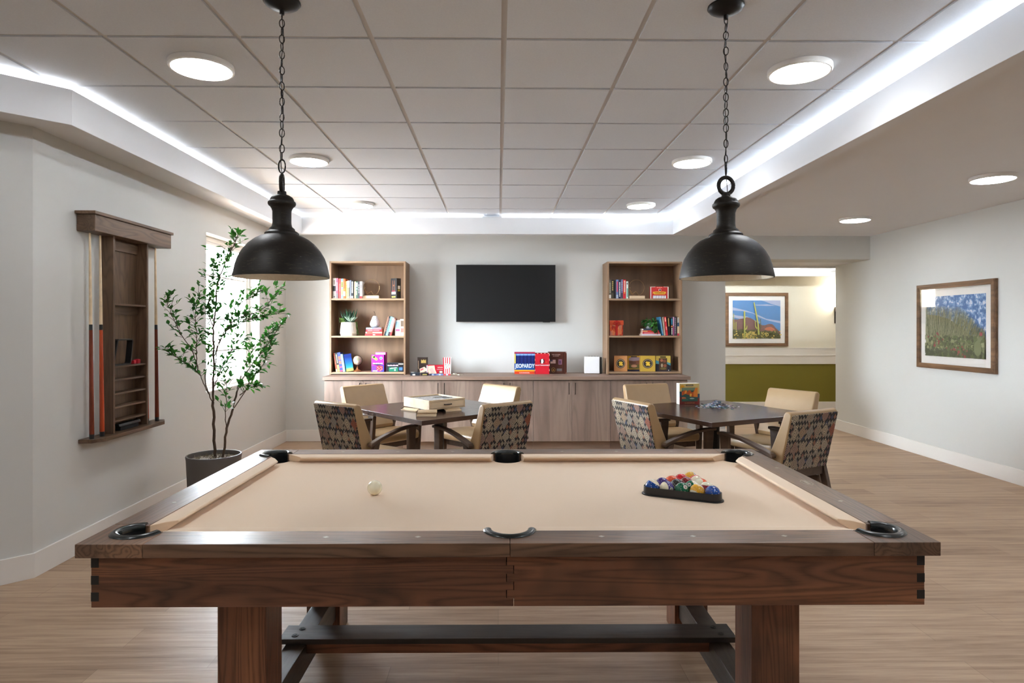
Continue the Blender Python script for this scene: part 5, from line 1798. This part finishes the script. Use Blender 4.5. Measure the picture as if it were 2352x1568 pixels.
# ------------------------------------------------------------------ framed pictures
def landscape_print(mb, w, h, y, sc):
    """desert scene; mats: 0 sky 1 cloud 2 mountain 3 cactus 4 cactus dark 5 scrub 6 bush 7 warm rock"""
    k_ = [0]

    def P(poly, mi):
        k_[0] += 1
        yy = y - 0.00015 * k_[0]
        mb.face([(-w / 2 + px * w, yy, -h / 2 + py * h) for px, py in poly][::-1], mi)
    P(rect(0, 1, 0, 1), 0)
    P([(.6, 1), (1, 1), (1, .84), (.82, .9), (.68, .97)], 1)
    P([(.46, .885), (.72, .90), (.9, .86), (.7, .855), (.5, .865)], 1)
    P([(0, .74), (.2, .72), (.42, .66), (.55, .56), (.75, .47), (1, .40), (1, .46), (.7, .52), (.5, .64), (.3, .73), (.1, .79), (0, .82)], 1)
    P([(0, .63), (.12, .60), (.3, .58), (.42, .50), (.6, .42), (.45, .42), (.2, .5), (0, .56)], 1)
    mt = [(0, .2), (0, .50), (.06, .505), (.10, .495), (.16, .52), (.22, .525), (.26, .545), (.30, .56), (.33, .55), (.37, .54), (.43, .50), (.50, .43), (.56, .385), (.62, .35), (.68, .35), (.74, .38), (.78, .385), (.83, .375), (.87, .33), (.90, .28), (.95, .22), (1, .16), (1, 0), (0, 0)]
    P(mt, 2)
    P([(.66, .25), (.72, .30), (.80, .31), (.86, .27), (.92, .18), (.8, .2), (.7, .22)], 7)
    P([(0, 0), (0, .24), (.08, .22), (.18, .25), (.3, .22), (.45, .24), (.55, .18), (.68, .2), (.8, .17), (.9, .2), (1, .1), (1, 0)], 5)
    rn = random.Random(9)
    P(ell(.37, .1, .14, .095, 26), 6)
    P(ell(.67, .1, .085, .075, 22), 6)
    for i in range(70):
        P(ell(.37 + rn.uniform(-.12, .12), .1 + rn.uniform(-.08, .08), .010, .012, 6), 3 if i % 2 else 5)
    for i in range(50):
        P(ell(.67 + rn.uniform(-.08, .08), .1 + rn.uniform(-.07, .07), .010, .012, 6), 3 if i % 2 else 5)
    for i in range(120):
        P(ell(rn.random(), rn.uniform(0.01, .2), .018, .016, 6), rn.choice((4, 5, 5, 6)))
    P([(.215, 0), (.245, 0), (.245, .70), (.238, .72), (.222, .72), (.213, .70)], 3)
    P([(.213, 0), (.222, 0), (.220, .71), (.211, .69)], 4)
    P([(.245, .22), (.285, .26), (.29, .34), (.275, .34), (.268, .29), (.245, .26)], 3)
    P([(.50, .1), (.545, .1), (.53, .35), (.505, .55), (.44, .95), (.425, .95), (.418, .92), (.46, .60), (.49, .4)], 3)
    P([(.50, .1), (.515, .1), (.50, .4), (.47, .60), (.425, .93), (.418, .92), (.46, .60), (.488, .4)], 4)
    P([(.49, .24), (.45, .30), (.447, .48), (.46, .48), (.466, .33), (.50, .28)], 3)
    P([(.53, .22), (.565, .30), (.555, .51), (.567, .51), (.58, .30), (.54, .20)], 4)
    P([(0, .25), (.01, .25), (.014, .65), (.0, .66)], 3)
    P([(.02, .25), (.03, .25), (.03, .42), (.02, .42)], 3)
    P([(.045, .22), (.06, .22), (.06, .44), (.048, .44)], 3)


def prickly_print(mb, w, h, y):
    k_ = [0]
    rn = random.Random(31)

    def P(poly, mi):
        k_[0] += 1
        yy = y - 0.000006 * k_[0]
        mb.face([(-w / 2 + min(max(px, 0), 1) * w, yy, -h / 2 + min(max(py, 0), 1) * h) for px, py in poly][::-1], mi)
    P(rect(0, 1, 0, 1), 0)
    P([(0, 0), (1, 0), (1, .28), (.9, .34), (.75, .36), (.6, .5), (.4, .62), (.2, .68), (0, .70)], 6)
    P([(0, 0), (1, 0), (1, .24), (.9, .24), (.75, .22), (.6, .26), (.4, .34), (.2, .36), (0, .38)], 5)
    for i in range(2300):
        x = rn.random() ** 1.15
        top = (.86 - .1 * x) if x < .55 else (.82 - (x - .55) * 1.1)
        z = rn.uniform(.12, max(top - .12, .2))
        L = rn.uniform(.08, .30)
        lean = (x - .25) * .35 + rn.uniform(-.06, .06)
        if z + L > top:
            L = top - z
        if L < .03:
            continue
        ww = rn.uniform(.002, .0055) if z < .55 else rn.uniform(.001, .0022)
        P([(x, z), (x + ww, z), (x + lean * L * 2 + ww * .4, z + L), (x + lean * L * 2, z + L)], rn.choice((2, 3, 3, 4, 6, 5)))
    for i in range(520):
        z = rn.uniform(0, .36) ** 1.1
        x = rn.random()
        P(ell(x, z, rn.uniform(.008, .034), rn.uniform(.012, .045), 10, rn.random()), rn.choice((2, 5, 5, 6, 6, 3) if z > .12 else (5, 5, 6, 5)))
    P(ell(.9, .16, .06, .12, 16), 2)
    for i in range(16):
        x = rn.uniform(0.02, .75)
        z = .38 - .4 * x + rn.uniform(-.1, .08)
        if z < .02:
            z = .05
        P(ell(x, z, .012, .017, 10), 7)
    for x, z, r in ((.95, .38, .035), (.18, .18, .03), (.23, .38, .026), (.26, .25, .026), (.52, .13, .026), (.6, .09, .03), (.7, .02, .028)):
        P(ell(x, z, r * .7, r * .9, 12), 7)


def picture(name, label, cx, cy, cz, rz, w, h, fw, mat_w, printer, mats):
    t = thing(name, label, 'picture', (cx, cy, cz), rz)
    for s in (-1, 1):
        x0_, x1_ = sorted((s * w / 2, s * (w / 2 - fw)))
        mb = MB()
        mb.prism([(s * w / 2, -h / 2), (s * w / 2, h / 2), (s * (w / 2 - fw), h / 2 - fw), (s * (w / 2 - fw), -h / 2 + fw)][::(1 if s > 0 else -1)], -0.032, -0.001, 'y')
        mb.prism([(s * (w / 2 - fw * .15), -h / 2 + fw * .15), (s * (w / 2 - fw * .15), h / 2 - fw * .15), (s * (w / 2 - fw * .6), h / 2 - fw * .6), (s * (w / 2 - fw * .6), -h / 2 + fw * .6)][::(1 if s > 0 else -1)], -0.037, -0.032, 'y')
        part('frame_side', mb, M['frame'], t, bevel=0.0015)
        mb = MB()
        mb.prism([(-w / 2, s * h / 2), (w / 2, s * h / 2), (w / 2 - fw, s * (h / 2 - fw)), (-w / 2 + fw, s * (h / 2 - fw))][::(1 if s > 0 else -1)], -0.032, -0.001, 'y')
        mb.prism([(-w / 2 + fw * .15, s * (h / 2 - fw * .15)), (w / 2 - fw * .15, s * (h / 2 - fw * .15)), (w / 2 - fw * .6, s * (h / 2 - fw * .6)), (-w / 2 + fw * .6, s * (h / 2 - fw * .6))][::(1 if s > 0 else -1)], -0.037, -0.032, 'y')
        part('frame_side', mb, M['frame'], t, bevel=0.0015)
    iw, ih = w / 2 - fw, h / 2 - fw
    part('mat_board', MB().box(-iw, iw, -0.010, -0.002, -ih, ih), col(238, 234, 228, 0.8), t)
    mb = MB()
    printer(mb, 2 * (iw - mat_w[0]), 2 * (ih - mat_w[1]), -0.0105)
    part('print', mb, mats, t)
    part('glass', MB().box(-iw, iw, -0.0275, -0.026, -ih, ih), M['glass'], t)
    return t


PA = [plain('print_sky', lin(84, 136, 190), 0.6, grain=0.08), col(172, 180, 206, 0.6), plain('print_mountain', lin(122, 86, 84), 0.6, grain=0.4), col(168, 166, 84, 0.6), col(92, 96, 50, 0.6), plain('print_scrub', lin(84, 84, 46), 0.6, grain=0.5), col(206, 178, 92, 0.6), plain('print_rock', lin(190, 110, 80), 0.6, grain=0.3)]
picture('framed_picture', 'framed desert photograph of tall saguaro cacti hanging in the corridor', 4.411, YW, 1.545, 0, 1.075, 0.912, 0.052, (0.075, 0.078), lambda mb, w, h, y: landscape_print(mb, w, h, y, 1), PA)
_sk = NT('print_cloudy_sky')
_skn = _sk.noise(_sk.co(), 24, 5, 0.6, 0.3)
_sk.set(Base_Color=_sk.ramp(_skn, [(0.45, lin(36, 98, 164)), (0.56, lin(120, 160, 206)), (0.64, lin(208, 216, 228))]), Roughness=0.6)
PB = [_sk.m, col(200, 210, 226, 0.6), col(116, 124, 88, 0.6), col(150, 154, 116, 0.6), col(186, 180, 148, 0.6), plain('print_dark_green', lin(70, 76, 48), 0.6, grain=0.4), col(94, 104, 62, 0.6), plain('print_fruit', lin(140, 74, 72), 0.6, grain=0.3)]
picture('framed_picture', 'framed prickly pear photograph with red fruits hanging on the right wall', XR, 6.512, 1.430, -PI / 2, 1.13, 0.905, 0.052, (0.085, 0.082), lambda mb, w, h, y: prickly_print(mb, w, h, y), PB)

# corridor sconces
def sconce(x, label):
    t = thing('wall_sconce', label, 'wall lamp', (x, YW, 1.78), 0, 'corridor wall sconces')
    part('back_plate', MB().box(-0.035, 0.035, -0.02, -0.001, -0.30, 0.22), M['bronze'], t, bevel=0.002)
    part('arm', MB().box(-0.10, 0.035, -0.10, -0.02, -0.12, -0.03) if False else MB().box(-0.05, 0.035, -0.10, -0.02, -0.10, -0.04), M['bronze'], t, bevel=0.002)
    part('lamp_shade', MB().lathe([(0.0, -0.02), (0.09, -0.02), (0.095, -0.015), (0.095, 0.335), (0.09, 0.34), (0.0, 0.34)], (0, -0.13, 0), 32), M['sconce'], t, smooth=True)


sconce(5.79, 'glowing cylinder wall sconce in the corridor, half hidden by the right wall')
sconce(2.05, 'glowing cylinder wall sconce in the corridor hidden left of the opening')

# ------------------------------------------------------------------ game tables and chairs
def game_table(x, y, deg, label):
    t = thing('game_table', label, 'table', (x, y, 0), math.radians(deg), 'square game tables')
    s = 0.535
    part('tabletop', MB().box(-s, s, -s, s, 0.716, 0.75), M['tabletop'], t, bevel=0.002)
    b = MB()
    b.lathe([(0.0, 0.03), (0.05, 0.032), (0.045, 0.05), (0.04, 0.1), (0.04, 0.66), (0.055, 0.69), (0.0, 0.69)], n=28)
    part('column', b, M['blackmetal'], t, smooth=True)
    part('top_plate', MB().box(-0.16, 0.16, -0.03, 0.03, 0.69, 0.7158).box(-0.03, 0.03, -0.16, -0.03, 0.69, 0.7158).box(-0.03, 0.03, 0.03, 0.16, 0.69, 0.7158), M['blackmetal'], t)
    for k_ in range(4):
        a = k_ * PI / 2 + PI / 4
        R_ = Matrix.Rotation(a, 4, 'Z')
        mb = MB()
        mb.prism([(0.04, 0.032), (0.36, 0.004), (0.38, 0.004), (0.38, 0.022), (0.04, 0.07)], -0.03, 0.03, 'y', M=R_)
        part('foot', mb, M['blackmetal'], t, bevel=0.004)
    return t


game_table(-0.495, 5.36, 41, 'dark square game table on the left with a wooden letter board box on it')
game_table(1.765, 5.200, 25, 'dark square game table on the right with a jigsaw pile on it')


def make_chair():
    t = thing('armchair', 'x', 'chair', (0, 0, 0), 0, 'armchairs around the game tables')
    hw = 0.238
    # back cushion: wedge with rounded top
    prof = [(-0.312, 0.835), (-0.306, 0.855), (-0.285, 0.864), (-0.262, 0.858), (-0.250, 0.842), (-0.225, 0.77), (-0.178, 0.66), (-0.128, 0.55), (-0.105, 0.49), (-0.118, 0.452), (-0.200, 0.445), (-0.222, 0.45)]
    part('backrest', MB().prism(prof, -hw, hw, 'x'), M['vinyl'], t, bevel=0.010, seg=3, smooth=True)
    # woven panel lying on the sloping rear face
    y0_, z0_, y1_, z1_ = -0.2255, 0.455, -0.3155, 0.842
    a = math.atan2(y1_ - y0_, z1_ - z0_)
    d = Vector((0, y1_ - y0_, z1_ - z0_))
    L = d.length
    o = part('rear_panel', MB().box(-hw + 0.008, hw - 0.008, -0.004, 0.003, 0, L), M['woven'], t, bevel=0.002, label='black rear panel woven with cream diamonds')
    o.location = (0, y0_, z0_)
    o.rotation_euler = (-a, 0, 0)
    seat = [(-0.16, 0.40), (-0.16, 0.445), (-0.05, 0.462), (0.10, 0.470), (0.22, 0.466), (0.262, 0.452), (0.272, 0.425), (0.262, 0.385), (0.22, 0.372), (-0.14, 0.372)]
    part('seat', MB().prism(seat, -0.245, 0.245, 'x'), M['vinyl'], t, bevel=0.012, seg=3, smooth=True)
    part('seat_rail', MB().box(-0.245, 0.245, 0.17, 0.20, 0.32, 0.371).box(-0.245, 0.245, -0.19, -0.165, 0.385, 0.443).box(-0.245, -0.225, -0.165, 0.17, 0.33, 0.3715).box(0.225, 0.245, -0.165, 0.17, 0.33, 0.3715), M['chairwood'], t, bevel=0.003)
    for s in (-1, 1):
        xa, xb = sorted((s * 0.247, s * 0.293))
        arm = [(-0.205, 0.560), (-0.19, 0.575), (-0.12, 0.598), (-0.02, 0.626), (0.08, 0.646), (0.18, 0.657), (0.255, 0.659), (0.285, 0.656), (0.285, 0.636), (0.22, 0.638), (0.10, 0.627), (0.0, 0.606), (-0.10, 0.578), (-0.17, 0.553), (-0.20, 0.543)]
        part('armrest', MB().prism(arm, xa, xb, 'x'), M['chairwood'], t, bevel=0.005)
        xa, xb = sorted((s * 0.250, s * 0.284))
        part('leg', MB().prism([(0.188, 0.637), (0.268, 0.637), (0.240, 0.30), (0.225, 0.0), (0.197, 0.0), (0.196, 0.30)], xa, xb, 'x'), M['chairwood'], t, bevel=0.004)
        part('leg', MB().prism([(-0.165, 0.548), (-0.105, 0.572), (-0.165, 0.36), (-0.262, 0.0), (-0.292, 0.0), (-0.215, 0.36)], xa, xb, 'x'), M['chairwood'], t, bevel=0.004)
    return t


CH = [
    (-1.033, 5.02, 52.4, 'armchair with woven diamond back, front left of the left game table'),
    (-0.115, 4.993, 129.4, 'armchair with woven diamond back, front right of the left game table'),
    (-1.105, 6.035, -42.2, 'tan vinyl armchair facing us at the far left of the left game table'),
    (-0.170, 6.005, -135.3, 'pale shining vinyl armchair at the far right of the left game table'),
    (1.286, 5.008, 23.7, 'armchair with silvery lit woven back, front left of the right game table'),
    (1.995, 4.561, 117.1, 'armchair with woven diamond back nearest the pool table corner, right game table'),
    (1.534, 6.02, -72.9, 'tan vinyl armchair facing us at the far left of the right game table'),
    (2.388, 5.527, -148.7, 'beige vinyl armchair at the far right of the right game table near the corridor')]
ch0 = make_chair()
for i, (x, y, a, lb) in enumerate(CH):
    o = ch0 if i == 0 else copy_tree(ch0)
    o.location = (x, y, 0)
    o.rotation_euler = (0, 0, math.radians(a - 90))
    setp(o, lb, 'chair', 'armchairs around the game tables')

# letter board box on the left table
ga = math.atan2(5.213 - 4.991, -0.271 + 0.537)
gb = thing('board_game', 'pale wooden letter board game box with drawer on the left game table', 'board game', (-0.537, 4.991, 0.7505), ga)
gw, gd_ = 0.347, 0.375
part('turntable', MB().lathe([(0.0, 0.0), (0.11, 0.0), (0.11, 0.024), (0.0, 0.024)], (gw / 2, gd_ / 2, 0), 32), M['black'], gb)
part('side_walls', MB().box(0, 0.012, 0, gd_, 0.025, 0.10).box(gw - 0.012, gw, 0, gd_, 0.025, 0.10).box(0.012, gw - 0.012, gd_ - 0.012, gd_, 0.025, 0.10).box(0.012, gw - 0.012, 0, 0.012, 0.085, 0.10).box(0.012, gw - 0.012, 0.004, gd_ - 0.012, 0.025, 0.032), M['lightwood'], gb, bevel=0.001)
dw = part('drawer', MB().box(0.0145, gw - 0.0145, -0.001, 0.012, 0.035, 0.083), M['lightwood'], gb, bevel=0.001)
part('handle', MB().tube([(gw / 2 - 0.032, -0.001, 0.06), (gw / 2 - 0.032, -0.014, 0.06), (gw / 2 + 0.032, -0.014, 0.06), (gw / 2 + 0.032, -0.001, 0.06)], 0.004, 8), M['bronze'], dw, smooth=True)
_bm = NT('letter_grid')
_bt = _bm.n('ShaderNodeTexBrick')
_bt.offset = 0.0
_bt.inputs['Scale'].default_value = 1.0
_bt.inputs['Brick Width'].default_value = 0.0205
_bt.inputs['Row Height'].default_value = 0.0205
_bt.inputs['Mortar Size'].default_value = 0.002
_bt.inputs['Color1'].default_value = lin(226, 222, 210)
_bt.inputs['Color2'].default_value = lin(150, 150, 156)
_bt.inputs['Mortar'].default_value = lin(90, 92, 100)
_bm.lk(_bm.co(), _bt.inputs['Vector'])
_bm.set(Base_Color=_bt.outputs[0], Roughness=0.4)
part('letter_grid', MB().box(0.0125, gw - 0.0125, 0.0125, gd_ - 0.0125, 0.085, 0.090), _bm.m, gb)
part('slot_lid', MB().box(0.20, 0.32, 0.22, 0.25, 0.0902, 0.0925).box(0.24, 0.33, 0.15, 0.17, 0.0902, 0.0925), M['bronze'], gb)


def tile_rack(x0, y0, x1, y1, z, label):
    a = math.atan2(y1 - y0, x1 - x0)
    L = math.hypot(x1 - x0, y1 - y0)
    t = thing('tile_rack', label, 'tile rack', (x0, y0, z), a, 'wooden letter tile racks')
    part('bar', MB().prism([(0, 0), (0.045, 0), (0.045, 0.018), (0.035, 0.022), (0.012, 0.008), (0.0, 0.010)], 0, L, 'x'), M['lightwood'], t, bevel=0.001)
    part('end_cap', MB().prism([(0.0, 0), (0.046, 0), (0.046, 0.019), (0.035, 0.024), (0.0, 0.011)], -0.002, 0, 'x'), M['bronze'], t)


tile_rack(-0.79, 5.20, -0.652, 5.085, 0.7505, 'wooden letter tile rack on the table left of the board box')
tile_rack(-0.615, 4.815, -0.468, 4.812, 0.7505, 'wooden letter tile rack lying directly on the table near its front corner')
tile_rack(-0.610, 4.835, -0.465, 4.835, 0.7755, 'wooden letter tile rack on top of another at the front corner')
tile_rack(-0.415, 5.075, -0.295, 5.17, 0.7505, 'wooden letter tile rack on the table right of the board box')

# puzzle box and pile on the right table
t = carton('puzzle_box', 'upright puzzle box with an orange canyon picture on the right game table', 'puzzle box', 1.665, 5.55, 0.7505, 0.185, 0.065, 0.182, (216, 190, 120), (226, 222, 212), 0.13,
           [(rect(0, 1, 0, .36), (116, 40, 34)), (rect(0, .13, .36, .62), (40, 74, 96)), (rect(.87, 1, .3, .5), (40, 74, 96)), (ell(.14, .84, .10, .09), (222, 160, 40)), (rect(.11, .9, .14, .80), (42, 84, 74)),
            (rect(.11, .9, .66, .80), (120, 140, 110)), ([(.11, .42), (.3, .5), (.5, .44), (.62, .36), (.9, .34), (.9, .72), (.8, .78), (.7, .62), (.62, .56), (.5, .70), (.4, .6), (.28, .68), (.11, .6)], (186, 84, 32)),
            ([(.7, .36), (.9, .34), (.9, .8), (.78, .78), (.68, .5)], (222, 128, 44)), ([(.24, .5), (.34, .52), (.38, .66), (.28, .66)], (228, 140, 50)), ([(.5, .38), (.58, .36), (.62, .5), (.52, .52)], (236, 176, 70)), ([(.12, .26), (.34, .28), (.30, .34), (.12, .36)], (196, 110, 64)),
            (ell(.62, .28, .12, .03), (170, 190, 180)), (ell(.3, .22, .14, .02), (70, 120, 90)), (rect(.32, .68, .88, .94), (40, 34, 26))],
           None, (('#9', .5, .065, .05, .5, (150, 110, 70)), ('#8', .5, .91, .03, .3, (200, 180, 140))))
rnd = random.Random(14)
mb = MB()
pcs = [lin(232, 230, 226), lin(96, 122, 168), lin(60, 66, 84), lin(150, 168, 190), lin(60, 120, 110), lin(190, 160, 140), lin(120, 100, 130), lin(40, 40, 44), lin(170, 180, 180)]
for k_ in range(420):
    r_ = abs(rnd.gauss(0, 0.062))
    a = rnd.uniform(0, 2 * PI)
    x, y = r_ * math.cos(a) * 1.35, r_ * math.sin(a) * 1.1
    hmax = 0.046 * math.exp(-(r_ / 0.055) ** 2)
    z = rnd.uniform(0, 1) * hmax
    til = rnd.uniform(-0.5, 0.5) if z > 0.003 else 0
    R_ = Matrix.Translation((x, y, z + abs(til) * 0.006)) @ Matrix.Rotation(rnd.uniform(0, 6.28), 4, 'Z') @ Matrix.Rotation(til, 4, 'X')
    s_ = 0.0075
    mi = rnd.randrange(len(pcs))
    mb.prism([(-s_, -s_), (-.002, -s_), (0, -s_ * .6), (.002, -s_), (s_, -s_), (s_, -.002), (s_ * 1.35, -.002), (s_ * 1.35, .002), (s_, .002), (s_, s_), (.002, s_), (0, s_ * 1.4), (-.002, s_), (-s_, s_)], 0, 0.002, 'z', mi, M=R_)
o = part('puzzle_pieces', mb, [plain('piece_%d' % i, c_, 0.5) for i, c_ in enumerate(pcs)])
o.location = (1.850, 5.40, 0.7505)
setp(o, 'heap of loose jigsaw pieces in mixed colours on the right game table', 'puzzle pieces', kind='stuff')
